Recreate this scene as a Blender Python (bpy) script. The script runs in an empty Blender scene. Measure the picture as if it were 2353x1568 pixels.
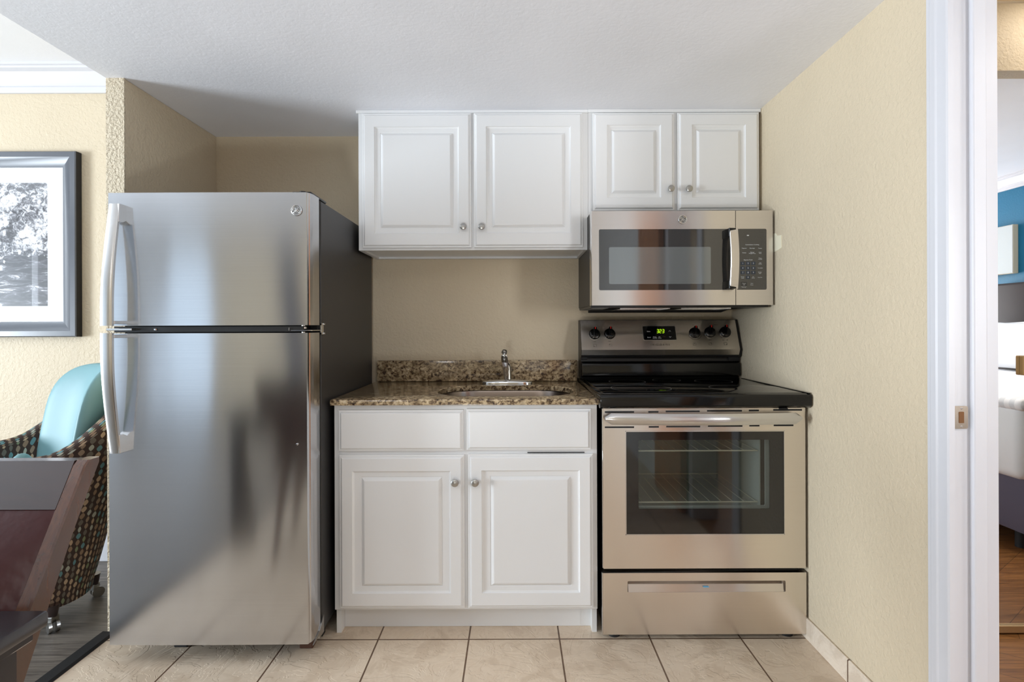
import bpy, bmesh, math, random
from mathutils import Vector, Matrix
random.seed(7)
scene = bpy.context.scene
COL = scene.collection

# ---------------------------------------------------------------- camera, world, lights, exposure
H = 1.15
F = 1220.0
cam_d = bpy.data.cameras.new('camera')
cam_d.sensor_width = 36.0
cam_d.lens = F / 2353 * 36.0
cam_d.shift_x = (1176.5 - 1180) / 2353
cam_d.shift_y = (750 - 784) / 2353
cam_d.clip_start = 0.05
cam = bpy.data.objects.new('camera', cam_d)
cam.matrix_world = Matrix.Translation((0, 0, H)) @ Matrix.Rotation(math.radians(90), 4, 'X') @ Matrix.Rotation(math.radians(-0.2), 4, 'Z')
COL.objects.link(cam)
scene.camera = cam

def lin(c):
    return tuple((v / 255 / 12.92) if v / 255 <= 0.04045 else ((v / 255 + 0.055) / 1.055) ** 2.4 for v in c)

world = bpy.data.worlds.new('world'); scene.world = world
world.use_nodes = True
world.node_tree.nodes['Background'].inputs[0].default_value = (0.70, 0.85, 1.0, 1)
world.node_tree.nodes['Background'].inputs[1].default_value = 1.1

def area(name, loc, rot, sx, sy, power, color):
    d = bpy.data.lights.new(name, 'AREA'); d.shape = 'RECTANGLE'; d.size = sx; d.size_y = sy
    d.energy = power; d.color = color
    o = bpy.data.objects.new(name, d); o.location = loc; o.rotation_euler = [math.radians(a) for a in rot]
    COL.objects.link(o); return o

# daylight standing in the windows (openings are built in the walls below)
area('daylight_side_window', (-5.38, 0.35, 1.05), (0, -112, 0), 1.4, 1.6, 225, (0.83, 0.92, 1.0))
area('added_bedroom_daylight', (3.55, -2.72, 1.4), (90, 0, 0), 1.1, 1.5, 85, (0.97, 0.98, 1.0))  # window light added out of view to brighten the bed
area('added_fill_bedroom', (2.5, .5, 2.41), (0, 0, 0), 0.35, 0.35, 22, (1.0, 0.95, 0.88))  # added lamp, lifts the bedroom and the header over the closet
area('added_fill_closet', (2.6, 1.79, 2.63), (0, 0, 0), 0.6, 0.15, 4.5, (1.0, 0.93, 0.84))  # added strip that brightens the header face in the mirror
area('added_fill_kitchen', (-0.3, -0.9, 2.36), (0, 0, 0), 0.5, 0.5, 5, (1.0, 0.98, 0.96))  # soft fill added behind the camera for the kitchen
area('added_fill_living', (-1.6, -2.4, 2.36), (0, 0, 0), 0.5, 0.5, 10, (1.0, 0.98, 0.96))  # soft fill added behind the camera for the living area

ul = bpy.data.lights.new('added_uplight_beam', 'SPOT'); ul.energy = 68; ul.color = (0.88, 0.95, 1.0); ul.spot_size = math.radians(125); ul.spot_blend = 1.0; ul.shadow_soft_size = 0.12  # unseen uplight added to brighten the kitchen ceiling
ulo = bpy.data.objects.new('added_uplight_beam', ul); COL.objects.link(ulo); ulo.location = (-0.35, -0.35, 0.42)
ulo.rotation_euler = (Vector((-0.45, 0.75, 2.09)) - ulo.location).to_track_quat('-Z', 'Y').to_euler()

vs = scene.view_settings
vs.view_transform = 'Standard'; vs.look = 'None'; vs.gamma = 1.0; vs.use_curve_mapping = False
vs.exposure = 0.46
scene.cycles.max_bounces = 10
scene.cycles.diffuse_bounces = 6
scene.cycles.sample_clamp_indirect = 6
scene.cycles.caustics_reflective = False

# ---------------------------------------------------------------- materials
def new_mat(name):
    m = bpy.data.materials.new(name); m.use_nodes = True
    nt = m.node_tree; b = nt.nodes['Principled BSDF']
    return m, nt, b

def N(nt, kind, **kw):
    n = nt.nodes.new(kind)
    for k, v in kw.items():
        setattr(n, k, v)
    return n

def add_bump(nt, b, height, strength, dist=0.01, prev=None):
    bp = N(nt, 'ShaderNodeBump'); bp.inputs['Strength'].default_value = strength; bp.inputs['Distance'].default_value = dist
    nt.links.new(height, bp.inputs['Height'])
    if prev is not None: nt.links.new(prev, bp.inputs['Normal'])
    nt.links.new(bp.outputs[0], b.inputs['Normal'])
    return bp.outputs[0]

def coords(nt, scale=(1, 1, 1), rot=(0, 0, 0), loc=(0, 0, 0)):
    g = N(nt, 'ShaderNodeNewGeometry'); mp = N(nt, 'ShaderNodeMapping')
    mp.inputs['Scale'].default_value = scale; mp.inputs['Rotation'].default_value = rot; mp.inputs['Location'].default_value = loc
    nt.links.new(g.outputs['Position'], mp.inputs['Vector'])
    return mp.outputs[0]

def noise(nt, vec, scale, detail=3, rough=0.5, dist=0.0):
    n = N(nt, 'ShaderNodeTexNoise'); n.inputs['Scale'].default_value = scale; n.inputs['Detail'].default_value = detail
    n.inputs['Roughness'].default_value = rough; n.inputs['Distortion'].default_value = dist
    nt.links.new(vec, n.inputs['Vector']); return n

def ramp(nt, fac, stops, interp='LINEAR'):
    r = N(nt, 'ShaderNodeValToRGB'); r.color_ramp.interpolation = interp
    els = r.color_ramp.elements
    while len(els) < len(stops): els.new(0.5)
    for e, (p, c) in zip(els, stops):
        e.position = p; e.color = (*c, 1) if len(c) == 3 else c
    nt.links.new(fac, r.inputs[0]); return r.outputs[0]

def mixc(nt, fac, a, b, mode='MIX'):
    m = N(nt, 'ShaderNodeMix', data_type='RGBA', blend_type=mode)
    for sock, val in ((m.inputs[0], fac), (m.inputs[6], a), (m.inputs[7], b)):
        if isinstance(val, (int, float)): sock.default_value = val
        elif isinstance(val, tuple): sock.default_value = (*val, 1) if len(val) == 3 else val
        else: nt.links.new(val, sock)
    return m.outputs[2]

def math_n(nt, op, a, b=None, c=None, clamp=False):
    m = N(nt, 'ShaderNodeMath', operation=op, use_clamp=clamp)
    for i, v in enumerate((a, b, c)):
        if v is None: continue
        if isinstance(v, (int, float)): m.inputs[i].default_value = v
        else: nt.links.new(v, m.inputs[i])
    return m.outputs[0]

def plain(name, rgb, rough=0.5, metal=0.0, spec=0.5, bump=None, coat=0.0):
    m, nt, b = new_mat(name)
    b.inputs['Base Color'].default_value = (*lin(rgb), 1)
    b.inputs['Roughness'].default_value = rough; b.inputs['Metallic'].default_value = metal
    b.inputs['Specular IOR Level'].default_value = spec
    b.inputs['Coat Weight'].default_value = coat
    if bump:
        n = noise(nt, coords(nt), bump[0], 3); add_bump(nt, b, n.outputs[0], bump[1], bump[2])
    return m

def wall_paint(name, rgb, strength=0.35, scale=75, dist=0.004):
    m, nt, b = new_mat(name)
    v = coords(nt)
    big = noise(nt, v, 1.7, 2)
    c = ramp(nt, big.outputs[0], [(0.3, tuple(x * 0.95 for x in lin(rgb))), (0.7, tuple(min(1, x * 1.04) for x in lin(rgb)))])
    nt.links.new(c, b.inputs['Base Color'])
    b.inputs['Roughness'].default_value = 0.55; b.inputs['Specular IOR Level'].default_value = 0.35
    n = noise(nt, v, scale, 3, 0.55, 0.4)
    add_bump(nt, b, n.outputs[0], strength, dist)
    return m

M = {}
M['tan'] = wall_paint('tan orange peel wall paint', (213, 198, 172), 0.55, 70, 0.006)
M['tan_rough'] = wall_paint('tan heavy texture paint', (213, 199, 174), 0.9, 95, 0.014)
M['ceil'] = wall_paint('white ceiling paint', (240, 241, 246), 0.25, 60, 0.003)
M['ceil_bright'] = wall_paint('white main ceiling paint', (238, 238, 240), 0.15, 60, 0.003)
M['blue_wall'] = wall_paint('teal blue wall paint', (14, 104, 140), 0.3)
M['lt_wall'] = wall_paint('pale grey wall paint', (222, 224, 226), 0.3)
M['trim'] = plain('white trim enamel', (212, 212, 217), 0.30, spec=0.5)
M['cab'] = plain('white cabinet enamel', (230, 231, 232), 0.32, bump=(9, 0.10, 0.004))
M['cab_shadow'] = plain('cabinet inside', (120, 120, 118), 0.6)
M['black'] = plain('black plastic', (18, 18, 20), 0.35)
M['blackgloss'] = plain('black glass', (9, 10, 12), 0.06, spec=0.8)
M['enamel'] = plain('black enamel', (9, 10, 11), 0.10, spec=0.4)
M['rubber'] = plain('black rubber', (16, 16, 18), 0.7)
M['chrome'] = plain('chrome', (225, 225, 225), 0.06, metal=1.0)
M['nickel'] = plain('satin nickel', (176, 175, 172), 0.30, metal=1.0)
M['whiteink'] = plain('white printed lettering', (225, 228, 232), 0.6)
M['greyink'] = plain('dark printed lettering', (60, 52, 46), 0.6)
M['redink'] = plain('red indicator mark', (205, 40, 30), 0.4)
M['key'] = plain('slate blue key', (50, 58, 72), 0.35)
M['key_grey'] = plain('dark grey key', (60, 60, 60), 0.35)
M['fridge_side'] = plain('charcoal fridge side', (52, 51, 51), 0.42, bump=(420, 0.12, 0.001))
M['brown_plastic'] = plain('brown plastic foot', (82, 54, 42), 0.5)
M['teal'] = plain('teal vinyl upholstery', (118, 160, 167), 0.48, bump=(5, 0.12, 0.01))
M['white_fabric'] = plain('white bed linen', (238, 240, 242), 0.85, bump=(16, 0.3, 0.01))
M['grey_fabric'] = plain('purple grey skirt fabric', (96, 92, 108), 0.9, bump=(220, 0.4, 0.002))
M['headboard'] = plain('dark brown leather', (30, 18, 16), 0.6, spec=.25, bump=(8, 0.15, 0.01))
M['gold'] = plain('brushed gold aluminium', (190, 160, 118), 0.35, metal=0.8)
M['mirror'] = plain('mirror', (240, 240, 240), 0.01, metal=1.0)
M['mat_board'] = plain('white mat board', (240, 240, 244), 0.8)
M['frame_grey'] = plain('charcoal grey picture frame', (78, 82, 90), 0.26, spec=0.6)
M['frame_edge'] = plain('black frame edge', (20, 20, 22), 0.5)
M['patch'] = plain('cream painted sunlight', (240, 232, 205), 0.6)  # sunlight on the wall, given as a flat cream colour
M['badge_dark'] = plain('grey badge face', (128, 128, 128), 0.35, metal=0.7)
M['brass'] = plain('nickel strike plate', (150, 138, 125), 0.22, metal=1.0)
M['hole'] = plain('raw wood latch hole', (120, 78, 36), 0.7)
M['oven_dark'] = plain('grey enamel oven cavity', (190, 196, 192), 0.35)
M['oven_rack'] = plain('bright wire rack', (240, 235, 215), 0.4)
M['blueprot'] = plain('light blue film scrap', (90, 170, 215), 0.3)
M['label'] = plain('grey data label', (150, 150, 148), 0.6)
M['canvas_side'] = plain('cream canvas edge', (225, 215, 190), 0.8)
M['canvas_front'] = plain('pale grey canvas', (188, 196, 198), 0.8, bump=(40, 0.2, 0.003))
M['shade_glass'] = plain('frosted glass', (240, 236, 226), 0.4)

def steel(name, rgb, rough=0.24, aniso=0.85, wave=0.0, axis='Z'):
    m, nt, b = new_mat(name); cvar = 0.02
    b.inputs['Metallic'].default_value = 1.0; b.inputs['Roughness'].default_value = rough
    b.inputs['Anisotropic'].default_value = aniso
    t = N(nt, 'ShaderNodeTangent', direction_type='RADIAL', axis=axis)
    nt.links.new(t.outputs[0], b.inputs['Tangent']); b.inputs['Anisotropic Rotation'].default_value = 0.25
    v = coords(nt, (3, 3, 900))
    n = noise(nt, v, 1.0, 2)
    base = lin(rgb)
    c = ramp(nt, n.outputs[0], [(0.3, tuple(x * 0.97 for x in base)), (0.7, tuple(min(1, x * 1.02) for x in base))])
    nt.links.new(c, b.inputs['Base Color'])
    if wave:
        w = noise(nt, coords(nt, (1.0, 1.0, 0.35)), 3.2, 1, 0.4)
        add_bump(nt, b, w.outputs[0], wave, 0.02)
    return m
M['steel'] = steel('brushed stainless steel', (218, 213, 209), 0.23, 0.85, 0.10)
M['steel_fridge'] = steel('brushed stainless fridge door', (200, 201, 204), 0.15, 0.9, 0.30)
M['steel_range'] = steel('warm brushed stainless', (224, 216, 207), 0.25, 0.85, 0.10)
M['steel_handle'] = steel('satin steel handle', (206, 205, 204), 0.25, 0.4, 0.0)
M['steel_sink'] = steel('satin sink steel', (150, 138, 130), 0.28, 0.3, 0.0)

# granite
m, nt, b = new_mat('speckled brown granite'); M['granite'] = m
v = coords(nt, (1.0, 1.0, 1.25), (0.3, 0.5, 0.35))
n1 = noise(nt, v, 60, 5, 0.62, 0.6); n2 = noise(nt, v, 17, 3, 0.5, 0.8)
c1 = ramp(nt, n1.outputs[0], [(0.30, lin((46, 34, 32))), (0.40, lin((102, 82, 64))), (0.47, lin((158, 136, 106))), (0.56, lin((206, 184, 148))), (0.70, lin((228, 212, 182)))])
c2 = ramp(nt, n2.outputs[0], [(0.38, lin((128, 112, 92))), (0.62, lin((255, 255, 255)))])
c = mixc(nt, 0.55, c1, c2, 'MULTIPLY')
vo = N(nt, 'ShaderNodeTexVoronoi'); vo.inputs['Scale'].default_value = 62
wv = noise(nt, v, 30, 2); vv = mixc(nt, 0.12, v, wv.outputs['Color']); nt.links.new(vv, vo.inputs['Vector'])
sp = ramp(nt, vo.outputs['Distance'], [(0.20, (1, 1, 1)), (0.30, (0, 0, 0))])
rnd = N(nt, 'ShaderNodeSeparateColor'); nt.links.new(vo.outputs['Color'], rnd.inputs[0])
sel = math_n(nt, 'GREATER_THAN', rnd.outputs[0], 0.72)
fac = math_n(nt, 'MULTIPLY', sp, sel)
c = mixc(nt, fac, c, lin((44, 26, 32)))
nt.links.new(c, b.inputs['Base Color']); b.inputs['Roughness'].default_value = 0.12; b.inputs['Specular IOR Level'].default_value = 0.6

# floor tile
def tile_mat(name, loc, rot=(0, 0, 0), size=0.333, base=(222, 204, 182)):
    m, nt, b = new_mat(name)
    v = coords(nt, (1, 1, 1), rot, loc)
    br = N(nt, 'ShaderNodeTexBrick'); br.offset = 0.0; br.squash = 1.0
    br.inputs['Scale'].default_value = 1.0; br.inputs['Brick Width'].default_value = size; br.inputs['Row Height'].default_value = size
    br.inputs['Mortar Size'].default_value = 0.0032; br.inputs['Mortar Smooth'].default_value = 0.3; br.inputs['Bias'].default_value = 0.0
    br.inputs['Color1'].default_value = (*lin(base), 1); br.inputs['Color2'].default_value = (*lin(tuple(x - 5 for x in base)), 1)
    br.inputs['Mortar'].default_value = (*lin((108, 84, 66)), 1)
    nt.links.new(v, br.inputs['Vector'])
    g = coords(nt)
    n = noise(nt, g, 7, 6, 0.62, 1.2)
    st = ramp(nt, n.outputs[0], [(0.40, (0.86, 0.83, 0.80)), (0.52, (1, 1, 1)), (0.56, (0.95, 0.93, 0.91)), (0.60, (1, 1, 1))])
    c = mixc(nt, 1.0, br.outputs['Color'], st, 'MULTIPLY')
    nt.links.new(c, b.inputs['Base Color']); b.inputs['Roughness'].default_value = 0.42
    cl = noise(nt, g, 5.5, 4, 0.55, 2.0)
    stp = ramp(nt, cl.outputs[0], [(0.44, (0, 0, 0)), (0.455, (.5, .5, .5)), (0.53, (.5, .5, .5)), (0.545, (1, 1, 1))])
    inv = math_n(nt, 'SUBTRACT', 1.0, br.outputs['Fac'])
    b1 = add_bump(nt, b, stp, 0.35, 0.004)
    add_bump(nt, b, inv, 0.8, 0.004, b1)
    return m
M['tile'] = tile_mat('beige slate-look floor tile', (-0.165 + 0.333 * 10, -1.95 + 0.333 * 10, 0))
M['base_tile'] = tile_mat('cream baseboard tile', (-1.70 + 0.333 * 10, 0.1, 0), (0, 0, math.radians(-90)), 0.333, (236, 222, 204))

# planks
def plank_mat(name, c_lo, c_hi, w=0.18, l=1.2, rot=0.0, gap=(50, 46, 44)):
    m, nt, b = new_mat(name)
    v = coords(nt, (1, 1, 1), (0, 0, rot), (20, 20, 0))
    br = N(nt, 'ShaderNodeTexBrick'); br.offset = 0.37
    br.inputs['Scale'].default_value = 1.0; br.inputs['Brick Width'].default_value = l; br.inputs['Row Height'].default_value = w
    br.inputs['Mortar Size'].default_value = 0.0012
    br.inputs['Color1'].default_value = (0.8, 0.8, 0.8, 1); br.inputs['Color2'].default_value = (1, 1, 1, 1); br.inputs['Mortar'].default_value = (0.35, 0.33, 0.32, 1)
    nt.links.new(v, br.inputs['Vector'])
    g = coords(nt, (1.6, 26, 1), (0, 0, rot))
    n = noise(nt, g, 3.0, 5, 0.6, 0.6)
    wc = ramp(nt, n.outputs[0], [(0.3, lin(c_lo)), (0.7, lin(c_hi))])
    c = mixc(nt, 1.0, wc, br.outputs['Color'], 'MULTIPLY')
    nt.links.new(c, b.inputs['Base Color']); b.inputs['Roughness'].default_value = 0.38
    add_bump(nt, b, n.outputs[0], 0.15, 0.003)
    return m
M['plank_grey'] = plank_mat('weathered grey vinyl plank', (74, 68, 63), (134, 126, 116), 0.2, 1.2, math.radians(0))
M['plank_brown'] = plank_mat('brown oak laminate', (104, 66, 34), (168, 116, 66), 0.15, 1.2, math.radians(35))

def wood_mat(name, lo, hi, rough=0.3, scale=(30, 30, 2.0), coat=0.0):
    m, nt, b = new_mat(name)
    n = noise(nt, coords(nt, scale), 1.5, 5, 0.6, 1.0)
    c = ramp(nt, n.outputs[0], [(0.3, lin(lo)), (0.7, lin(hi))])
    nt.links.new(c, b.inputs['Base Color']); b.inputs['Roughness'].default_value = rough; b.inputs['Coat Weight'].default_value = coat
    b.inputs['Coat Roughness'].default_value = 0.12
    return m
M['wood_chair'] = wood_mat('reddish brown stained wood', (62, 32, 15), (90, 50, 24), 0.25, (40, 40, 3), 0.8)
M['wood_dark'] = wood_mat('espresso wood', (40, 26, 26), (58, 40, 38), 0.25, (8, 60, 60), 1.0)
M['table_top'] = wood_mat('dark espresso table top', (30, 27, 32), (42, 38, 42), 0.25, (30, 4, 30), 0.3)
M['door_wood'] = wood_mat('warm brown door', (150, 88, 48), (190, 122, 72), 0.35, (16, 16, 1.6))
M['leather'] = plain('oxblood brown leather', (62, 24, 24), 0.3, spec=0.3, bump=(18, 0.35, 0.008))

# woven fabric with columns of coloured leaf shapes (uses the UV layer: metres around and up)
m, nt, b = new_mat('brown fabric with leaf dots in columns'); M['pattern'] = m
uv = N(nt, 'ShaderNodeUVMap'); sx = N(nt, 'ShaderNodeSeparateXYZ'); nt.links.new(uv.outputs[0], sx.inputs[0])
U = math_n(nt, 'DIVIDE', sx.outputs[0], 0.030); cu = math_n(nt, 'FLOOR', U); fu = math_n(nt, 'SUBTRACT', math_n(nt, 'FRACT', U), 0.5)
wn = N(nt, 'ShaderNodeTexWhiteNoise', noise_dimensions='1D'); nt.links.new(cu, wn.inputs['W'])
V = math_n(nt, 'ADD', math_n(nt, 'DIVIDE', sx.outputs[1], 0.026), math_n(nt, 'MULTIPLY', wn.outputs[0], 7.0))
cv = math_n(nt, 'FLOOR', V); fv = math_n(nt, 'SUBTRACT', math_n(nt, 'FRACT', V), 0.5)
cc = N(nt, 'ShaderNodeCombineXYZ'); nt.links.new(cu, cc.inputs[0]); nt.links.new(cv, cc.inputs[1])
w2 = N(nt, 'ShaderNodeTexWhiteNoise', noise_dimensions='2D'); nt.links.new(cc.outputs[0], w2.inputs['Vector'])
sz = math_n(nt, 'ADD', math_n(nt, 'MULTIPLY', w2.outputs[0], 0.16), 0.24)
a1 = math_n(nt, 'DIVIDE', math_n(nt, 'ABSOLUTE', fu), sz)
a2 = math_n(nt, 'POWER', math_n(nt, 'MULTIPLY', math_n(nt, 'ABSOLUTE', fv), 2.15), 1.5)
inside = math_n(nt, 'LESS_THAN', math_n(nt, 'ADD', math_n(nt, 'POWER', a1, 1.4), a2), 1.0)
sc_ = N(nt, 'ShaderNodeSeparateColor'); nt.links.new(w2.outputs['Color'], sc_.inputs[0])
dots = ramp(nt, sc_.outputs[1], [(0.0, lin((150, 128, 108))), (0.2, lin((186, 160, 132))), (0.4, lin((110, 102, 92))), (0.55, lin((100, 140, 144))), (0.68, lin((146, 120, 98))), (0.82, lin((172, 172, 158))), (0.93, lin((132, 140, 108)))], 'CONSTANT')
c = mixc(nt, inside, lin((62, 46, 40)), dots)
nt.links.new(c, b.inputs['Base Color']); b.inputs['Roughness'].default_value = 0.85
wvn = noise(nt, coords(nt), 500, 2); add_bump(nt, b, wvn.outputs[0], 0.3, 0.001)

# monochrome photograph of trees over water
m, nt, b = new_mat('black and white photo print of trees by water'); M['photo'] = m
v = coords(nt)
sp_ = N(nt, 'ShaderNodeSeparateXYZ'); nt.links.new(v, sp_.inputs[0])
tree = noise(nt, v, 42, 10, 0.75, 0.8); wat = noise(nt, coords(nt, (1, 1, 5)), 9, 7, 0.7, 0.8); big = noise(nt, v, 7, 3, 0.6, 1.0)
tm = math_n(nt, 'ADD', tree.outputs[0], math_n(nt, 'MULTIPLY', math_n(nt, 'SUBTRACT', big.outputs[0], 0.5), 0.55))
tcol = ramp(nt, tm, [(0.40, (0.02, 0.02, 0.025)), (0.49, (0.16, 0.16, 0.18)), (0.57, (0.72, 0.72, 0.75))])
wcol = ramp(nt, wat.outputs[0], [(0.46, (0.02, 0.02, 0.025)), (0.58, (0.10, 0.10, 0.12)), (0.64, (0.75, 0.75, 0.78))])
low = math_n(nt, 'LESS_THAN', math_n(nt, 'ADD', sp_.outputs[2], math_n(nt, 'MULTIPLY', big.outputs[0], 0.2)), 1.60)
c = mixc(nt, low, tcol, wcol)
nt.links.new(c, b.inputs['Base Color']); b.inputs['Roughness'].default_value = 0.4

# picture glass
m, nt, b = new_mat('picture glass'); M['glass'] = m
nt.nodes.remove(b)
tr = N(nt, 'ShaderNodeBsdfTransparent'); gl = N(nt, 'ShaderNodeBsdfGlossy'); gl.inputs['Roughness'].default_value = 0.01
fr = N(nt, 'ShaderNodeFresnel'); fr.inputs[0].default_value = 1.5; mx = N(nt, 'ShaderNodeMixShader')
gg = N(nt, 'ShaderNodeNewGeometry'); nt.links.new(math_n(nt, 'MULTIPLY', fr.outputs[0], math_n(nt, 'SUBTRACT', 1.0, gg.outputs['Backfacing'])), mx.inputs[0]); nt.links.new(tr.outputs[0], mx.inputs[1]); nt.links.new(gl.outputs[0], mx.inputs[2])
nt.links.new(mx.outputs[0], nt.nodes['Material Output'].inputs[0])
# tinted oven / microwave window glass
def tinted(name, tint, refl):
    m, nt, b = new_mat(name); nt.nodes.remove(b)
    tr = N(nt, 'ShaderNodeBsdfTransparent'); tr.inputs[0].default_value = (*tint, 1)
    gl = N(nt, 'ShaderNodeBsdfGlossy'); gl.inputs['Roughness'].default_value = 0.02; gl.inputs[0].default_value = (.9, .9, .9, 1)
    fr = N(nt, 'ShaderNodeFresnel'); fr.inputs[0].default_value = refl; mx = N(nt, 'ShaderNodeMixShader')
    gg = N(nt, 'ShaderNodeNewGeometry'); nt.links.new(math_n(nt, 'MULTIPLY', fr.outputs[0], math_n(nt, 'SUBTRACT', 1.0, gg.outputs['Backfacing'])), mx.inputs[0]); nt.links.new(tr.outputs[0], mx.inputs[1]); nt.links.new(gl.outputs[0], mx.inputs[2])
    nt.links.new(mx.outputs[0], nt.nodes['Material Output'].inputs[0]); return m
M['oven_glass'] = tinted('tinted oven glass', (0.72, 0.74, 0.73), 1.7)
M['micro_screen'] = plain('grey microwave screen', (92, 98, 100), 0.08, spec=1.0)
M['micro_glass'] = plain('black microwave glass', (38, 38, 38), 0.04, spec=1.0)
M['micro_screen'].node_tree.nodes['Principled BSDF'].inputs['IOR'].default_value = 1.75
M['micro_glass'].node_tree.nodes['Principled BSDF'].inputs['IOR'].default_value = 1.6

def emit(name, rgb, s):
    m, nt, b = new_mat(name)
    b.inputs['Base Color'].default_value = (0, 0, 0, 1)
    b.inputs['Emission Color'].default_value = (*lin(rgb), 1); b.inputs['Emission Strength'].default_value = s
    return m
M['led'] = emit('green clock digits', (196, 255, 30), 0.75)
M['lamp_glow'] = emit('warm lamp glass', (255, 232, 200), 6.0)

# ---------------------------------------------------------------- mesh building
ORG = {}
class MB:
    def __init__(s): s.bm = bmesh.new(); s.uv = None
    def _xf(s, vs, mat):
        if mat is not None: bmesh.ops.transform(s.bm, matrix=mat, verts=vs)
    def box(s, x0, x1, y0, y1, z0, z1, bev=0.0, seg=2, mat=None, only=None):
        vs = [s.bm.verts.new((x, y, z)) for x in (x0, x1) for y in (y0, y1) for z in (z0, z1)]
        fs = [(0, 1, 3, 2), (4, 6, 7, 5), (0, 4, 5, 1), (2, 3, 7, 6), (0, 2, 6, 4), (1, 5, 7, 3)]
        faces = [s.bm.faces.new([vs[i] for i in f]) for f in fs]
        if mat is not None: bmesh.ops.transform(s.bm, matrix=mat, verts=vs)
        if bev > 0:
            edges = list({e for f in faces for e in f.edges})
            if only: edges = [e for e in edges if only(e)]
            bmesh.ops.bevel(s.bm, geom=edges, offset=bev, segments=seg, affect='EDGES', profile=0.5)
        return s
    def ring_stack(s, rings, cap0=True, cap1=True):
        R = [[s.bm.verts.new(p) for p in r] for r in rings]; n = len(R[0])
        for a, b in zip(R, R[1:]):
            for i in range(n):
                s.bm.faces.new((a[i], a[(i + 1) % n], b[(i + 1) % n], b[i]))
        if cap0: s.bm.faces.new(list(reversed(R[0])))
        if cap1: s.bm.faces.new(R[-1])
        return s
    def cyl(s, p0, p1, r0, r1=None, n=24, caps=True):
        r1 = r0 if r1 is None else r1
        return s.lathe([(0, r0), (1, r1)], p0, p1, n, caps)
    def lathe(s, prof, p0, p1, n=28, caps=True):
        p0 = Vector(p0); p1 = Vector(p1); ax = p1 - p0; L = ax.length; a = ax.normalized()
        u = a.orthogonal().normalized(); w = a.cross(u)
        rings = [[p0 + ax * t + (u * math.cos(2 * math.pi * i / n) + w * math.sin(2 * math.pi * i / n)) * r for i in range(n)] for t, r in prof]
        return s.ring_stack(rings, caps, caps)
    def tube(s, pts, r, n=12, closed=False):
        pts = [Vector(p) for p in pts]; rings = []
        rs = r if isinstance(r, (list, tuple)) else [r] * len(pts)
        prev = None
        for i, p in enumerate(pts):
            if closed: t = (pts[(i + 1) % len(pts)] - pts[i - 1]).normalized()
            else: t = (pts[min(i + 1, len(pts) - 1)] - pts[max(i - 1, 0)]).normalized()
            u = t.orthogonal().normalized() if prev is None else (prev - t * prev.dot(t)).normalized()
            prev = u; w = t.cross(u)
            rings.append([p + (u * math.cos(2 * math.pi * k / n) + w * math.sin(2 * math.pi * k / n)) * rs[i] for k in range(n)])
        if closed:
            rings.append(rings[0]); s.ring_stack(rings, False, False)
            bmesh.ops.remove_doubles(s.bm, verts=s.bm.verts, dist=1e-6); return s
        return s.ring_stack(rings)
    def prism(s, poly, axis, a0, a1, bev=0.0, seg=2):
        # poly: list of 2D points in the plane normal to axis
        def P(p, a):
            if axis == 'X': return (a, p[0], p[1])
            if axis == 'Y': return (p[0], a, p[1])
            return (p[0], p[1], a)
        va = [s.bm.verts.new(P(p, a0)) for p in poly]; vb = [s.bm.verts.new(P(p, a1)) for p in poly]
        n = len(poly); faces = [s.bm.faces.new(va), s.bm.faces.new(list(reversed(vb)))]
        for i in range(n): faces.append(s.bm.faces.new((va[i], vb[i], vb[(i + 1) % n], va[(i + 1) % n])))
        if bev:
            edges = list({e for f in faces for e in f.edges})
            bmesh.ops.bevel(s.bm, geom=edges, offset=bev, segments=seg, affect='EDGES', profile=0.5)
        return s
    def grid(s, fn, nu, nv, closed_u=False, uvfn=None):
        R = [[s.bm.verts.new(fn(i / nu, j / nv)) for i in range(nu if closed_u else nu + 1)] for j in range(nv + 1)]
        if uvfn is not None and s.uv is None: s.uv = s.bm.loops.layers.uv.new('UVMap')
        for j in range(nv):
            for i in range(nu):
                i2 = (i + 1) % nu if closed_u else i + 1
                f = s.bm.faces.new((R[j][i], R[j][i2], R[j + 1][i2], R[j + 1][i]))
                if uvfn is not None:
                    for l, (a, b_) in zip(f.loops, ((i, j), (i + 1, j), (i + 1, j + 1), (i, j + 1))):
                        l[s.uv].uv = uvfn(a / nu, b_ / nv)
        return s
    def build(s, name, mat, parent=None, smooth=True, angle=35, recalc=True, label=None):
        if recalc: bmesh.ops.recalc_face_normals(s.bm, faces=s.bm.faces)
        o0 = ORG.get(parent.name, Vector((0, 0, 0))) if parent is not None else Vector((0, 0, 0))
        if o0.length > 0: bmesh.ops.translate(s.bm, verts=s.bm.verts, vec=-o0)
        me = bpy.data.meshes.new(name); s.bm.to_mesh(me); s.bm.free()
        if smooth:
            for p in me.polygons: p.use_smooth = True
            me.set_sharp_from_angle(angle=math.radians(angle))
        me.materials.append(mat)
        o = bpy.data.objects.new(name, me); COL.objects.link(o)
        if parent is not None: o.parent = parent
        ORG[o.name] = o0
        if label: o['label'] = label
        return o

def thing(name, loc, label, cat, group=None):
    o = bpy.data.objects.new(name, None); o.empty_display_size = 0.05; COL.objects.link(o)
    o.location = loc; ORG[o.name] = Vector(loc); o['label'] = label; o['category'] = cat
    if group: o['group'] = group
    return o
def tag(o, label, cat, group=None):
    o['label'] = label; o['category'] = cat
    if group: o['group'] = group
    return o
def struct(o, label=None):
    o['kind'] = 'structure'
    if label: o['label'] = label
    return o

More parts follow.
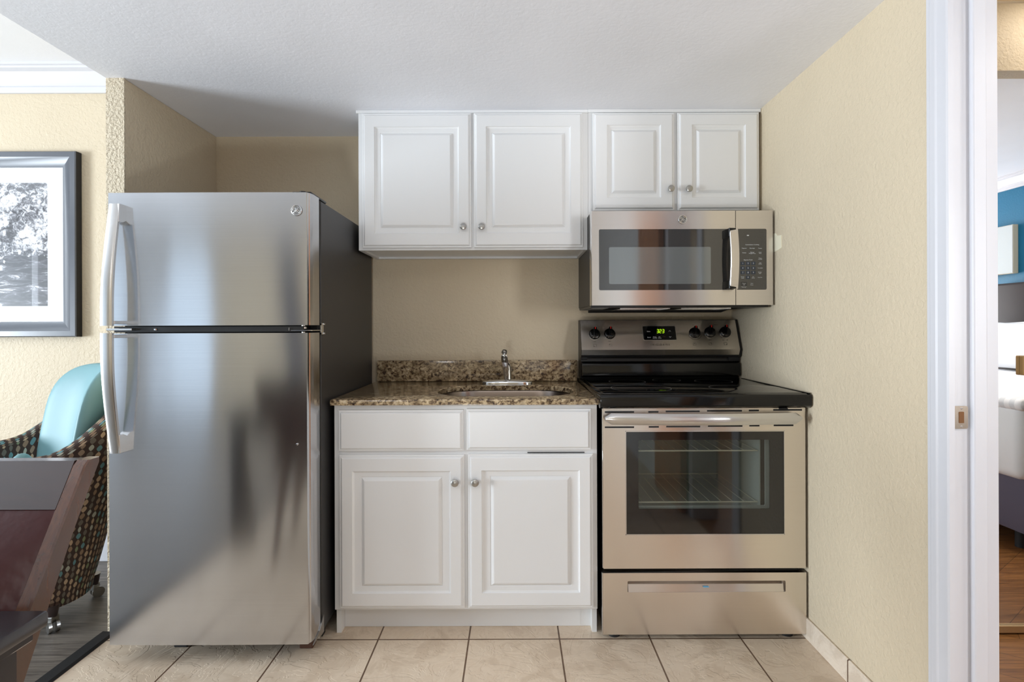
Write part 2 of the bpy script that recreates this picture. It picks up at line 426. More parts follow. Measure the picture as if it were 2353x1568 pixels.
def text_mb(items, name, mat, parent):
    """items: (string, size, matrix) ; one printed lettering mesh per word"""
    for st, size, mtx in items:
        mb = MB()
        cu = bpy.data.curves.new('t', 'FONT'); cu.body = st; cu.size = size; cu.align_x = 'CENTER'; cu.align_y = 'CENTER'; cu.extrude = 0.0002; cu.resolution_u = 3
        o = bpy.data.objects.new('t', cu); COL.objects.link(o)
        dg = bpy.context.evaluated_depsgraph_get(); dg.update()
        me = bpy.data.meshes.new_from_object(o.evaluated_get(dg)); me.transform(mtx)
        mb.bm.from_mesh(me)
        bpy.data.objects.remove(o); bpy.data.curves.remove(cu); bpy.data.meshes.remove(me)
        mb.build(name, mat, parent, smooth=False, recalc=False)
RX = Matrix.Rotation(math.radians(90), 4, 'X')
def at(x, y, z): return Matrix.Translation((x, y, z)) @ RX

def rrect(x0, x1, z0, z1, r, n=5):
    pts = []
    for cx, cz, a in ((x1 - r, z1 - r, 0), (x0 + r, z1 - r, 90), (x0 + r, z0 + r, 180), (x1 - r, z0 + r, 270)):
        for k in range(n + 1):
            t = math.radians(a + 90 * k / n); pts.append((cx + r * math.cos(t), cz + r * math.sin(t)))
    return pts

# ---------------------------------------------------------------- setting
CE, MC = 2.09, 2.42      # kitchen soffit ceiling, main ceiling
XW, XR, YB = -1.463, 1.076, 2.62
XL, YR = -5.0, -3.5
mb = MB(); mb.box(-1.535, 1.076, YR, YB, -0.06, 0.0); struct(mb.build('floor', M['tile'], smooth=False), 'beige slate-look floor tiles')
mb = MB(); mb.box(XL, -1.535, YR, YB, -0.06, 0.0); struct(mb.build('floor', M['plank_grey'], smooth=False), 'weathered grey plank floor of the living area')
mb = MB(); mb.prism([(-1.555, 0.0), (-1.50, 0.0), (-1.508, 0.007), (-1.547, 0.009)], 'Y', YR, 1.995); struct(mb.build('trim_1', M['rubber'], smooth=False), 'black transition strip between tile and planks')
mb = MB(); mb.box(-1.53, XR + 0.124, YB, YB + 0.1, 0, MC); struct(mb.build('wall_back', M['tan'], smooth=False), 'tan textured kitchen back wall')
mb = MB(); mb.box(XL, -1.53, YB, YB + 0.1, 0, MC); struct(mb.build('wall_back', M['tan'], smooth=False), 'tan textured wall behind the armchair')
mb = MB(); mb.box(-1.53, XW, 2.0, YB, 0, CE, 0.003, 1); w = struct(mb.build('wall_left', M['tan'], smooth=False), 'tan partition stub beside the refrigerator')
mb = MB(); mb.box(-1.531, XW + 0.001, 1.9975, 2.003, 0, CE); struct(mb.build('wall_stub_end', M['tan_rough'], w, smooth=False))
# right wall with doorway
DY0, DY1, DZ = 0.72, 1.315, 2.03
mb = MB(); mb.box(XR, 1.2, DY1, YB, 0, MC); mb.box(XR, 1.2, -.12, DY0, 0, MC); mb.box(XR, 1.2, DY0, DY1, DZ, MC)
MB_n = MB(); MB_n.box(XR, 1.2, YR, -.12, 0, MC); struct(MB_n.build('wall_right', M['lt_wall'], smooth=False), 'pale near end of the right wall')
wr = struct(mb.build('wall_right', M['tan'], smooth=False), 'tan right wall beside the range')
mb = MB()
D0 = lambda px, X: F * X / (px - 1180)
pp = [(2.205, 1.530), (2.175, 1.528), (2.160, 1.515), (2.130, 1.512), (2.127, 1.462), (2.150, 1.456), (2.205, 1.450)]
mb.prism([(y, z) for y, z in pp], 'X', XR - 0.0012, XR + 0.001); mb.build('sunlight_patch', M['patch'], wr, smooth=False)  # spot of sunlight beside the microwave, painted as a thin cream plate
# rear wall with a glass door (left) and a window, left wall with a window
mb = MB()
mb.box(XL - 0.12, -4.92, YR - 0.12, YR, 0, MC); mb.box(-4.92, -3.95, YR - 0.12, YR, 2.15, MC); mb.box(-4.92, -3.95, YR - 0.12, YR, 0, 0.04)
mb.box(-3.95, 1.2, YR - 0.12, YR, 0, MC)
struct(mb.build('wall_rear', M['tan'], smooth=False))
mb = MB()
mb.box(XL - 0.12, XL, YR, -3.3, 0, MC); mb.box(XL - 0.12, XL, -1.55, -.45, 0, MC); mb.box(XL - 0.12, XL, -3.3, -1.55, 2.15, MC); mb.box(XL - 0.12, XL, -3.3, -1.55, 0, 0.04); mb.box(XL - 0.12, XL, 1.15, YB + 0.1, 0, MC); mb.box(XL - 0.12, XL, -.45, 1.15, 2.05, MC); mb.box(XL - 0.12, XL, -.45, 1.15, 0, 0.03)
struct(mb.build('wall_left', M['lt_wall'], smooth=False))
def sash(name, boxes):
    mb = MB()
    for b_ in boxes: mb.box(*b_, 0.004, 1)
    return struct(mb.build(name, M['trim'], smooth=False))
sash('window_1', [(-4.92, -4.87, -3.56, -3.5, .04, 2.15), (-4.0, -3.95, -3.56, -3.5, .04, 2.15), (-4.92, -3.95, -3.56, -3.5, 2.09, 2.15), (-4.92, -3.95, -3.56, -3.5, .04, .11)])
sash('window_2', [(-5.06, -5.0, -.45, -.39, .03, 2.05), (-5.06, -5.0, 1.09, 1.15, .03, 2.05), (-5.06, -5.0, -.45, 1.15, 1.99, 2.05), (-5.06, -5.0, -.45, 1.15, .03, .10)])
sash('added_window', [(-5.06, -5.0, -3.3, -3.25, .04, 2.15), (-5.06, -5.0, -1.6, -1.55, .04, 2.15), (-5.06, -5.0, -3.3, -1.55, 2.09, 2.15), (-5.06, -5.0, -3.3, -1.55, .04, .11)])  # opening added so the refrigerator door reflects bluish sky
# ceilings
mb = MB(); mb.box(-1.53, XR, 0.25, YB, CE, MC); struct(mb.build('ceiling', M['ceil'], smooth=False), 'lowered grey white kitchen ceiling')
mb = MB(); mb.box(XL - 0.12, 1.2, YR - 0.12, YB + 0.1, MC, MC + 0.1); struct(mb.build('ceiling', M['ceil_bright'], smooth=False), 'bright white living area ceiling')
# crown moulding in the living area
cr = [(0, -0.115), (-0.012, -0.115), (-0.014, -0.088), (-0.020, -0.084), (-0.022, -0.074), (-0.055, -0.030), (-0.078, -0.022), (-0.080, -0.014), (-0.090, -0.010), (-0.090, 0.0), (0, 0)]
mb = MB(); mb.prism([(YB + a, MC + z) for a, z in cr], 'X', XL, -1.53); struct(mb.build('trim_2', M['trim'], angle=25), 'white crown moulding')
mb = MB(); mb.box(XL, -1.53, YB - 0.014, YB, 0, 0.145, 0.004, 1); struct(mb.build('baseboard_back', M['trim'], smooth=False), 'white baseboard')
mb = MB(); mb.box(XR - 0.010, XR, DY1 + 0.055, YB, 0, 0.078, 0.003, 1); struct(mb.build('baseboard_right', M['base_tile'], smooth=False), 'cream tile baseboard')
# door frame: casing, jamb, stop
mb = MB()
cz = [(1.296, 1.0765), (1.296, 1.063), (1.300, 1.060), (1.308, 1.060), (1.311, 1.063), (1.330, 1.0625), (1.334, 1.0595), (1.350, 1.0595), (1.354, 1.062), (1.363, 1.062), (1.367, 1.066), (1.367, 1.0765)]
mb.prism([(x, y) for y, x in cz], 'Z', 0, DZ + 0.06)
mb.box(1.060, 1.0765, DY0 - 0.06, DY0 + 0.01, 0, DZ + 0.06); mb.box(1.0605, 1.0765, DY0 - 0.06, 1.367, DZ - 0.01, DZ + 0.07)
struct(mb.build('trim_3', M['trim'], angle=20), 'white door casing')
mb = MB()
mb.box(1.0766, 1.192, 1.304, 1.3149, 0, DZ, 0.002, 1)
mb.box(1.119, 1.154, 1.291, 1.306, 0, DZ, 0.004, 2)
mb.box(1.0766, 1.207, DY0, DY0 + 0.011, 0, DZ); mb.box(1.0766, 1.207, DY0, DY1, DZ - 0.011, DZ)
mb.box(1.2, 1.213, DY0 - .06, DY0 + .01, 0, DZ + .05)
struct(mb.build('trim_4', M['trim'], smooth=False), 'white door jamb with stop')
for nm_, lx, ly in (('kitchen', -.3, -.9), ('living', -1.6, -2.4)):  # made-up fixtures for the added fill lights
    cl_ = thing('added_ceiling_light', (lx, ly, MC), 'round flush fixture added unseen behind the camera for the %s fill light' % nm_, 'ceiling light')
    mb = MB(); mb.lathe([(0, .15), (.6, .15), (1, .12)], (lx, ly, MC), (lx, ly, MC - .03)); mb.build('base', M['nickel'], cl_)
cu_ = thing('added_curtain', (-2.85, YR + .05, 0), 'dark grey hanging panel added behind the camera to darken part of the refrigerator reflection', 'added_curtain')  # unseen panel added to give the refrigerator door a dark reflected band
mb = MB(); mb.grid(lambda u, v: (-3.0 + .28 * u, YR + .06 + .02 * math.sin(u * 6 * math.pi), .03 + 2.2 * v), 48, 2); mb.build('cloth', plain('dark grey curtain cloth', (98, 100, 108), .9), cu_)
mb = MB(); mb.cyl((-3.1, YR + .06, 2.24), (-2.62, YR + .06, 2.24), .012); mb.build('rod', M['nickel'], cu_)
up_ = thing('added_uplight', (-.35, -.35, 0), 'short black uplight added unseen behind the camera to brighten the ceiling', 'added lamp')  # body made up to carry the added uplight
mb = MB(); mb.lathe([(0, .13), (.08, .13), (.09, .03), (.5, .02), (.55, .02)], (-.35, -.35, 0), (-.35, -.35, .40), caps=True); mb.build('base', M['black'], up_)
mb = MB(); mb.lathe([(0, .06), (1, .125)], (-.35, -.35, .22), (-.35, -.35, .40), caps=False); mb.build('lamp_shade', M['black'], up_)
# open wooden door folded back against the right wall, behind the camera
mb = MB(); mb.box(1.012, 1.05, 0.06, 0.655, 0.01, 2.02, 0.003, 1); d1 = struct(mb.build('door_1', M['door_wood'], smooth=False))
mb = MB(); mb.cyl((1.012, 0.12, 1.0), (0.965, 0.12, 1.0), 0.012); mb.lathe([(0, .012), (.3, .026), (.8, .026), (1, .012)], (0.975, .12, 1.0), (.94, .12, 1.0)); mb.build('door_handle', M['nickel'], d1)

# ---------------------------------------------------------------- bedroom beyond the doorway
mb = MB(); mb.box(1.2, 4.4, -2.6, 2.05, -0.06, 0.0); mb.box(1.076, 1.2, DY0, DY1, -.06, 0.0); struct(mb.build('floor', M['plank_brown'], smooth=False), 'brown wood floor of the bedroom')
mb = MB(); mb.box(4.4, 4.5, -2.6, 2.05, 0, 2.46); struct(mb.build('wall_bedroom', M['blue_wall'], smooth=False), 'teal blue bedroom wall')
mb = MB(); mb.box(1.2, 4.4, 2.05, 2.12, 0, 2.66); struct(mb.build('wall_closet', M['tan'], smooth=False))
mb = MB(); mb.box(1.2, 4.4, 1.46, 1.54, 2.30, 2.66); struct(mb.build('wall_header', M['tan'], smooth=False), 'tan header above the closet')
mb = MB(); mb.box(1.2, 3.0, -2.7, -2.6, 0, 2.46); mb.box(4.1, 4.4, -2.7, -2.6, 0, 2.46); mb.box(3.0, 4.1, -2.7, -2.6, 0, .6); mb.box(3.0, 4.1, -2.7, -2.6, 2.2, 2.46)
struct(mb.build('wall_bedroom_rear', M['tan'], smooth=False))
mb = MB(); mb.box(1.2, 4.4, -2.6, 1.46, 2.46, 2.56); struct(mb.build('ceiling', M['ceil'], smooth=False), 'white bedroom ceiling')
mb = MB(); mb.box(1.2, 4.4, 1.54, 2.05, 2.66, 2.72); struct(mb.build('ceiling', M['ceil'], smooth=False))
mb = MB(); mb.prism([(4.4 + a, 2.46 + z) for a, z in cr], 'Y', -2.6, 1.46); struct(mb.build('trim_5', M['trim'], angle=25), 'white crown moulding above the teal wall')

cd = thing('closet_door', (1.9, 1.98, 0), 'mirrored sliding closet door with gold frame, seen through the doorway', 'closet door')
mb = MB(); mb.box(1.27, 2.55, 1.972, 1.978, 0.035, 2.35); mb.build('mirror', M['mirror'], cd, smooth=False)
mb = MB(); mb.box(1.25, 2.57, 1.962, 1.99, 0.008, 0.036, .002, 1); mb.box(1.25, 2.57, 1.962, 1.99, 2.348, 2.375, .002, 1); mb.box(1.245, 1.272, 1.962, 1.99, .008, 2.375); mb.box(2.548, 2.575, 1.962, 1.99, .008, 2.375)
mb.build('door_frame', M['gold'], cd, smooth=False)
mb = MB(); mb.box(1.878, 1.915, 1.955, 1.973, 0.962, 1.034, .003, 1); mb.build('finger_pull', M['gold'], cd, smooth=False)

bed = thing('bed', (3.4, 0.3, 0), 'bed with white striped sheets and a purple grey skirt, seen in the closet mirror', 'bed')
mb = MB(); mb.box(2.50, 4.28, -0.72, 1.33, 0.37, 0.76, 0.05, 4); mb.build('mattress', M['white_fabric'], bed)
m, nt, b = new_mat('white satin stripe sheet'); M['stripe'] = m
sy = N(nt, 'ShaderNodeSeparateXYZ'); nt.links.new(coords(nt), sy.inputs[0])
st = math_n(nt, 'GREATER_THAN', math_n(nt, 'FRACT', math_n(nt, 'MULTIPLY', sy.outputs[1], 18)), 0.5)
nt.links.new(mixc(nt, st, lin((228, 230, 234)), lin((248, 248, 250))), b.inputs['Base Color']); b.inputs['Roughness'].default_value = 0.7
mb = MB(); mb.box(2.485, 4.0, -0.735, 1.345, 0.72, 0.785, 0.03, 3); mb.build('top_sheet', M['stripe'], bed)
mb = MB(); mb.box(2.54, 4.28, -0.70, 1.31, 0.10, 0.38, 0.01, 2); mb.build('bed_skirt', M['grey_fabric'], bed)
mb = MB(); mb.box(4.30, 4.395, -0.85, 1.45, 0.2, 1.51, 0.02, 3)
for k in range(4): mb.box(4.285, 4.31, -0.84 + k * .572, -0.84 + k * .572 + .565, .5, 1.5, 0.012, 3)
mb.build('headboard', M['headboard'], bed)
for px_, py_ in ((2.62, -.6), (2.62, 1.2), (4.15, -.6), (4.15, 1.2)):
    mb = MB(); mb.cyl((px_, py_, 0), (px_, py_, .11), .025); mb.build('leg', M['rubber'], bed)
def pillow(cx, cy, cz, w, h, t, tilt, label):
    mb = MB(); nu, nv = 24, 16
    def f(side):
        def g(u, v):
            a = 2 * u - 1; b_ = 2 * v - 1
            th = t * (max(0, 1 - abs(a) ** 3.5) ** 0.6) * (max(0, 1 - abs(b_) ** 3.5) ** 0.6)
            sh = 1 - 0.10 * (1 - b_ * b_) * 0 
            wx = a * w / 2 * (1 - 0.07 * (1 - b_ * b_)); hz = b_ * h / 2 * (1 - 0.09 * (1 - a * a))
            p = Vector((side * th / 2, wx, hz)); p = Matrix.Rotation(tilt, 3, 'Y') @ p
            return Vector((cx, cy, cz)) + p
        return g
    mb.grid(f(1), nu, nv); mb.grid(f(-1), nu, nv)
    bmesh.ops.remove_doubles(mb.bm, verts=mb.bm.verts, dist=1e-5)
    return tag(mb.build('pillow', M['white_fabric'], angle=60), label, 'pillow')
pillow(3.93, -0.20, .985, .66, .40, .17, math.radians(16), 'white pillow standing at the front of the bed, the larger of the two')
pillow(4.12, -0.58, .985, .62, .40, .15, math.radians(10), 'white pillow further back, against the dark headboard')
cv_ = thing('wall_canvas', (4.38, -.95, 1.6), 'pale unframed canvas hanging on the teal bedroom wall', 'picture')
mb = MB(); mb.box(4.350, 4.372, -1.3, -.682, 1.60, 2.02, .002, 1); mb.build('canvas', M['canvas_front'], cv_, smooth=False)
mb = MB(); mb.box(4.353, 4.399, -1.3, -.680, 1.597, 2.023, .002, 1); mb.build('canvas_edge', M['canvas_side'], cv_, smooth=False)

# ---------------------------------------------------------------- refrigerator
FX0, FX1, FYF = -1.373, -0.686, 1.79
fr = thing('refrigerator', (-1.03, 2.2, 0), 'stainless steel top-freezer refrigerator with charcoal sides', 'refrigerator')
mb = MB(); mb.box(FX0 + .004, FX1 - .003, 1.90, 2.585, 0.055, 1.603, 0.004, 1); mb.build('body', M['fridge_side'], fr, smooth=False)
mb = MB(); mb.box(FX0 + .012, FX1 - .006, 1.872, 1.902, 0.08, 1.596); mb.box(FX0 + .006, FX1 - .001, 1.880, 1.90, 1.128, 1.158); mb.build('door_gasket', M['rubber'], fr, smooth=False)
def fridge_door(name, z0, z1):
    # gently bowed front, chamfered right edge
    mb = MB(); n = 24
    prof = []
    for i in range(n + 1):
        t = i / n; x = FX0 + .006 + (FX1 - .012 - FX0 - .006) * t
        prof.append((x, FYF + 0.0025 * (2 * t - 1) ** 2))
    poly = [(FX0, 1.876), (FX0, FYF + .014), (FX0 + .003, FYF + .007)] + prof + [(FX1 - .010, FYF + .006), (FX1 - .008, FYF + .012), (FX1 - .005, FYF + .014), (FX1 - .001, FYF + .030), (FX1, FYF + .036), (FX1, 1.876)]
    mb.prism(poly, 'Z', z0, z1)
    return mb.build(name, M['steel_fridge'], fr, angle=18)
d_up = fridge_door('freezer_door', 1.156, 1.605)
d_lo = fridge_door('fridge_door', 0.078, 1.130)
def fridge_handle(door, zs, zt, flip):
    # zs: the end at the split; zt: the far end.  strap bows out from the foot at zt to its largest standoff at zs
    L = zs - zt; n = 22; w0, w1 = -1.3465, -1.3065
    pts = []
    for i in range(n + 1):
        t = i / n
        off = 0.030 + 0.036 * math.sin(math.pi / 2 * min(1, t * 1.15)) if t < 1 else 0.066
        pts.append((t, off))
    rings = []
    for t, off in pts:
        z = zt + L * t; y = FYF - off
        if t == 0: pass
        wl = w0 + 0.004 * (1 - t); wr_ = w1
        rings.append([(wl, y + .010, z), (wl + .002, y + .002, z), (wl + .008, y, z), (wr_ - .006, y, z), (wr_, y + .003, z), (wr_, y + .012, z)])
    mb = MB(); mb.ring_stack(rings)
    hd = mb.build('door_handle', M['steel_handle'], door, angle=30)
    # feet
    s = 1 if L > 0 else -1
    mb = MB()
    zf = zt + s * .062
    mb.prism([(FYF + .004, zt), (FYF - .030, zt), (FYF - .034, zf), (FYF - .016, zf), (FYF + .004, zt + s * .052)], 'X', w0 + .008, w1 + .001, 0.001, 1)
    mb.build('handle_foot', M['chrome'], hd, smooth=False)
    mb = MB(); zq = zs - s * .006
    mb.box(w0 + .004, w1 + .004, FYF - .056, FYF + .006, min(zq, zq - s * .010), max(zq, zq - s * .010), .001, 1)
    mb.build('handle_bracket', M['steel_handle'], hd, smooth=False)
fridge_handle(d_up, 1.156, 1.562, 1)
fridge_handle(d_lo, 1.132, 0.732, -1)
def badge(cx, cz, yf, r, parent):
    mb = MB(); mb.lathe([(0, r * .97), (.7, r), (1, r * .94)], (cx, yf + .001, cz), (cx, yf - .003, cz), 40)
    o = mb.build('round_badge', M['badge_dark'], parent)
    mb = MB()
    def ring(rr, tr, seg=40): mb.tube([(cx + rr * math.cos(2 * math.pi * i / seg), yf - .0032, cz + rr * math.sin(2 * math.pi * i / seg)) for i in range(seg)], tr, 8, True)
    ring(r * .9, r * .09)
    for a0 in (20, 110, 200, 290):
        mb.tube([(cx + r * .66 * math.cos(math.radians(a0 + 70 * i / 10)), yf - .0032, cz + r * .66 * math.sin(math.radians(a0 + 70 * i / 10))) for i in range(11)], [r * .02 + r * .055 * math.sin(math.pi * i / 10) for i in range(11)], 8)
    # script monogram of two looped letters
    def spl(pts):
        mb.tube([(cx + r * a, yf - .0034, cz + r * b_) for a, b_ in pts], r * .055, 7)
    spl([(-.05, .38), (-.18, .42), (-.25, .28), (-.12, .18), (-.04, .30), (-.10, -.05), (-.22, -.34), (-.38, -.30), (-.34, -.14), (-.15, -.12), (-.02, -.02)])
    spl([(-.42, .20), (-.34, .32), (-.24, .20), (-.30, .06), (-.42, .10)])
    spl([(.34, .36), (.22, .42), (.10, .28), (.22, .12), (.08, .02), (.02, -.18), (.12, -.34), (.26, -.24), (.30, -.10), (.40, -.04), (.42, -.16)])
    mb.build('badge_relief', M['chrome'], o)
badge(-.730, 1.15 + 268 / 681, FYF + .002, .0185, d_up)
mb = MB(); mb.lathe([(0, .004), (.6, .004), (1, .002)], (-.731, FYF + .004, .754), (-.731, FYF - .004, .754), 16); mb.build('door_button', M['chrome'], d_lo)
# divider strip between the doors, hinge, top hinge cover
mb = MB(); mb.box(FX0 + .01, FX1 - .03, 1.812, 1.880, 1.133, 1.1535, .001, 1); ds = mb.build('divider_strip', M['black'], fr, smooth=False)
mb = MB(); mb.lathe([(0, .005), (.5, .005), (1, .0025)], (-1.222, 1.813, 1.143), (-1.222, 1.808, 1.143), 16); mb.build('screw', M['chrome'], ds); mb = MB(); mb.box(-.766, -.763, 1.808, 1.813, 1.138, 1.148); mb.build('clip', M['chrome'], ds)
mb = MB(); mb.box(FX0 - .001, FX0 + .085, 1.790, 1.83, 1.140, 1.1475, .001, 1); mb.build('end_plate', M['steel_handle'], ds, smooth=False)
mb = MB(); mb.box(-.758, FX1 + .002, 1.806, 1.89, 1.1365, 1.1395); mb.box(FX1 + .000, FX1 + .004, 1.886, 1.908, 1.122, 1.164, .001, 1); mb.cyl((-.722, 1.825, 1.130), (-.722, 1.825, 1.156), .006); mb.cyl((-.722, 1.825, 1.144), (-.722, 1.825, 1.150), .011)
mb.cyl((FX1 + .003, 1.91, 1.16), (FX1 + .007, 1.91, 1.16), .004); mb.cyl((FX1 + .003, 1.91, 1.126), (FX1 + .007, 1.91, 1.126), .004)
mb.build('middle_hinge', M['chrome'], fr)
mb = MB(); mb.box(-.755, FX1 - .002, 1.81, 1.96, 1.603, 1.612, .004, 2); mb.cyl((-.722, 1.825, 1.60), (-.722, 1.825, 1.615), .011); mb.build('hinge_cover', M['black'], fr); mb = MB(); mb.box(FX0 + .01, FX0 + .05, 1.80, 1.90, 1.603, 1.607, .001, 1); mb.build('hinge_cover', M['black'], fr)
mb = MB(); mb.prism([(FX1 - .04, 1.86), (FX1 + .003, 1.86), (FX1 + .003, 1.905), (FX1 - .04, 1.905)], 'Z', .058, .073); mb.prism([(1.80, .07), (1.90, .07), (1.90, .12), (1.86, .085)], 'X', FX1 + .0005, FX1 + .004); mb.build('bottom_hinge', M['nickel'], fr, smooth=False)
mb = MB(); mb.box(FX0 + .02, FX1 - .02, 1.95, 1.98, .012, .07); mb.build('kick_grille', M['rubber'], fr, smooth=False)
for x, y, mt in ((-.745, 1.915, 'brown_plastic'), (-1.20, 1.925, 'rubber'), (-.745, 2.5, 'rubber'), (-1.30, 2.5, 'rubber')):
    mb = MB(); mb.box(x - .024, x + .024, y - .02, y + .02, 0, .06 if y < 2 else .06, .003, 1); mb.build('foot', M[mt], fr, smooth=False)

# ---------------------------------------------------------------- cabinets
def panel_door(parent, name, x0, x1, z0, z1, yf, ix=.050, iz=.058, jx=.043, jz=.034, th=.019, flat=False):
    S = lambda i, k: (x0 + i, x1 - i, z0 + k, z1 - k)
    rings = [(0, 0, th), (0, 0, .0075), (.004, .004, .006), (.0065, .0065, .0065), (.010, .010, .0015), (.013, .013, 0)]
    if not flat:
        rings += [(ix, iz, 0), (ix + .002, iz + .002, .0045), (ix + .007, iz + .007, .0065), (ix + jx - .012, iz + jz - .012, .0075), (ix + jx - .010, iz + jz - .010, .0095), (ix + jx, iz + jz, .0015), (ix + jx + .003, iz + jz + .003, .0005)]
    else:
        rings += [(.016, .016, 0)]
    R = []
    for i, k, d in rings:
        a, b_, c_, d_ = S(i, k); R.append([(a, yf + d, c_), (b_, yf + d, c_), (b_, yf + d, d_), (a, yf + d, d_)])
    mb = MB(); mb.ring_stack(R)
    return mb.build(name, M['cab'], parent, angle=12)
def knob(parent, x, y, z, r=.0145):
    mb = MB(); mb.lathe([(0, r * .5), (.35, r * .38), (.5, r * .55), (.62, r * .95), (.75, r), (.88, r * .93), (.96, r * .7), (1.0, r * .15)], (x, y + .001, z), (x, y - .026, z), 28)
    return mb.build('knob', M['nickel'], parent)

sc = thing('sink_cabinet', (-.18, 2.3, 0), 'white sink base cabinet with two drawer fronts and two panelled doors', 'cabinet')
mb = MB(); mb.box(-.668, .309, 1.975, 1.995, .097, .858, .001, 1); mb.box(-.668, -.65, 1.995, 2.615, .0, .858); mb.box(.291, .309, 1.995, 2.615, 0, .858)
mb.box(-.65, .291, 1.995, 2.615, .097, .115); mb.box(-.65, .291, 2.60, 2.615, .097, .858)
mb.build('carcass', M['cab'], sc, smooth=False)
mb = MB(); mb.box(-.650, .303, 2.035, 2.05, 0, .105, .001, 1); mb.build('toe_kick', M['cab'], sc, smooth=False)
yd = 1.956
panel_door(sc, 'drawer_front', -.649, -.186, .690, .841, yd, flat=True)
panel_door(sc, 'drawer_front', -.175, .286, .692, .844, yd, flat=True)
a = panel_door(sc, 'cabinet_door', -.647, -.184, .108, .675, yd); knob(a, -.2165, yd, .578)
a = panel_door(sc, 'cabinet_door', -.170, .292, .108, .6765, yd); knob(a, -.1425, yd, .578)
mb = MB(); mb.box(.05, .262, 1.971, 1.9755, .679, .6815); mb.build('gap', M['rubber'], sc, smooth=False)

uc = thing('wall_cabinet', (-.17, 2.46, 1.48), 'white two-door wall cabinet over the sink, the larger and lower-reaching one', 'cabinet')
mb = MB(); mb.box(-.671, .326, 2.306, 2.325, 1.481, 2.0885, .001, 1); mb.box(-.671, -.655, 2.325, 2.618, 1.481, 2.0885); mb.box(.310, .326, 2.325, 2.618, 1.481, 2.0885)
mb.box(-.655, .310, 2.325, 2.618, 1.490, 1.504); mb.box(-.655, .310, 2.59, 2.618, 1.481, 2.0885); mb.build('carcass', M['cab'], uc, smooth=False)
yu = 2.286
a = panel_door(uc, 'cabinet_door', -.651, -.180, 1.491, 2.072, yu, .053, .060, .036, .036); knob(a, -.2135, yu, 1.5765)
a = panel_door(uc, 'cabinet_door', -.169, .302, 1.491, 2.072, yu, .053, .060, .036, .036); knob(a, -.135, yu, 1.5765)
mb = MB(); mb.box(-.680, .326, 2.300, 2.307, 2.0755, 2.0892, .001, 1); mb.build('top_trim', M['cab'], uc, smooth=False)

us = thing('wall_cabinet', (.70, 2.46, 1.64), 'white short two-door wall cabinet above the microwave', 'cabinet')
mb = MB(); mb.box(.3265, 1.066, 2.306, 2.325, 1.629, 2.0885, .001, 1); mb.box(.3265, .342, 2.325, 2.618, 1.629, 2.0885); mb.box(1.052, 1.066, 2.325, 2.618, 1.629, 2.0885)
mb.box(.342, 1.052, 2.325, 2.618, 1.635, 1.65); mb.box(.342, 1.052, 2.59, 2.618, 1.629, 2.0885); mb.build('carcass', M['cab'], us, smooth=False)
a = panel_door(us, 'cabinet_door', .345, .6975, 1.648, 2.0705, yu, .060, .054, .030, .030); knob(a, .676, yu, 1.7365)
a = panel_door(us, 'cabinet_door', .711, 1.063, 1.648, 2.0705, yu, .060, .054, .030, .030); knob(a, .7535, yu, 1.7355)
mb = MB(); mb.box(.3265, 1.074, 2.298, 2.307, 2.0755, 2.0892, .001, 1); mb.build('top_trim', M['cab'], us, smooth=False)

# ---------------------------------------------------------------- countertop with sink hole
ct = thing('countertop', (-.18, 2.27, .859), 'brown speckled granite countertop with backsplash and sink cutout', 'countertop')
def hole_pts(n, grow=0.0, x0=-.312, x1=.246, y0=2.035, y1=2.40, r=.155):
    x0 -= grow; x1 += grow; y0 -= grow; y1 += grow
    return rrect(x0, x1, y0, y1, r, n)
mb = MB(); n = 10
hp = hole_pts(n); cnt = len(hp)
cx, cy = -.03, 2.2; X0, X1, Y0, Y1 = -.675, .3115, 1.95, 2.618
def outer(p):
    dx, dy = p[0] - cx, p[1] - cy; t = 1e9
    if dx > 1e-9: t = min(t, (X1 - cx) / dx)
    if dx < -1e-9: t = min(t, (X0 - cx) / dx)
    if dy > 1e-9: t = min(t, (Y1 - cy) / dy)
    if dy < -1e-9: t = min(t, (Y0 - cy) / dy)
    return (cx + dx * t, cy + dy * t)
op = [outer(p) for p in hp]
# snap the nearest outer points to the corners
for c_ in ((X0, Y0), (X1, Y0), (X1, Y1), (X0, Y1)):
    k = min(range(cnt), key=lambda i: (op[i][0] - c_[0]) ** 2 + (op[i][1] - c_[1]) ** 2); op[k] = c_
zt_, zb_ = .882, .8585; e = .004
def inset(p, d):
    return (min(max(p[0], X0 + d), X1 - d), min(max(p[1], Y0 + d), Y1 - d))
rings = [[(*inset(p, e * .3), zb_ + .002) for p in op], [(p[0], p[1], zb_ + e) for p in op], [(p[0], p[1], zt_ - e) for p in op], [(*inset(p, e * .35), zt_ - e * .35) for p in op], [(*inset(p, e), zt_) for p in op],
         [(p[0], p[1], zt_) for p in hole_pts(n, .003)], [(p[0], p[1], zt_ - .003) for p in hp], [(p[0], p[1], zb_ + .002) for p in hp]]
mb.ring_stack(rings + [rings[0]], False, False)
bmesh.ops.remove_doubles(mb.bm, verts=mb.bm.verts, dist=1e-6)
mb.build('slab', M['granite'], ct, angle=30)
mb = MB(); mb.box(-.668, .3095, 2.590, 2.619, .8825, .984, .003, 2); mb.build('backsplash', M['granite'], ct)

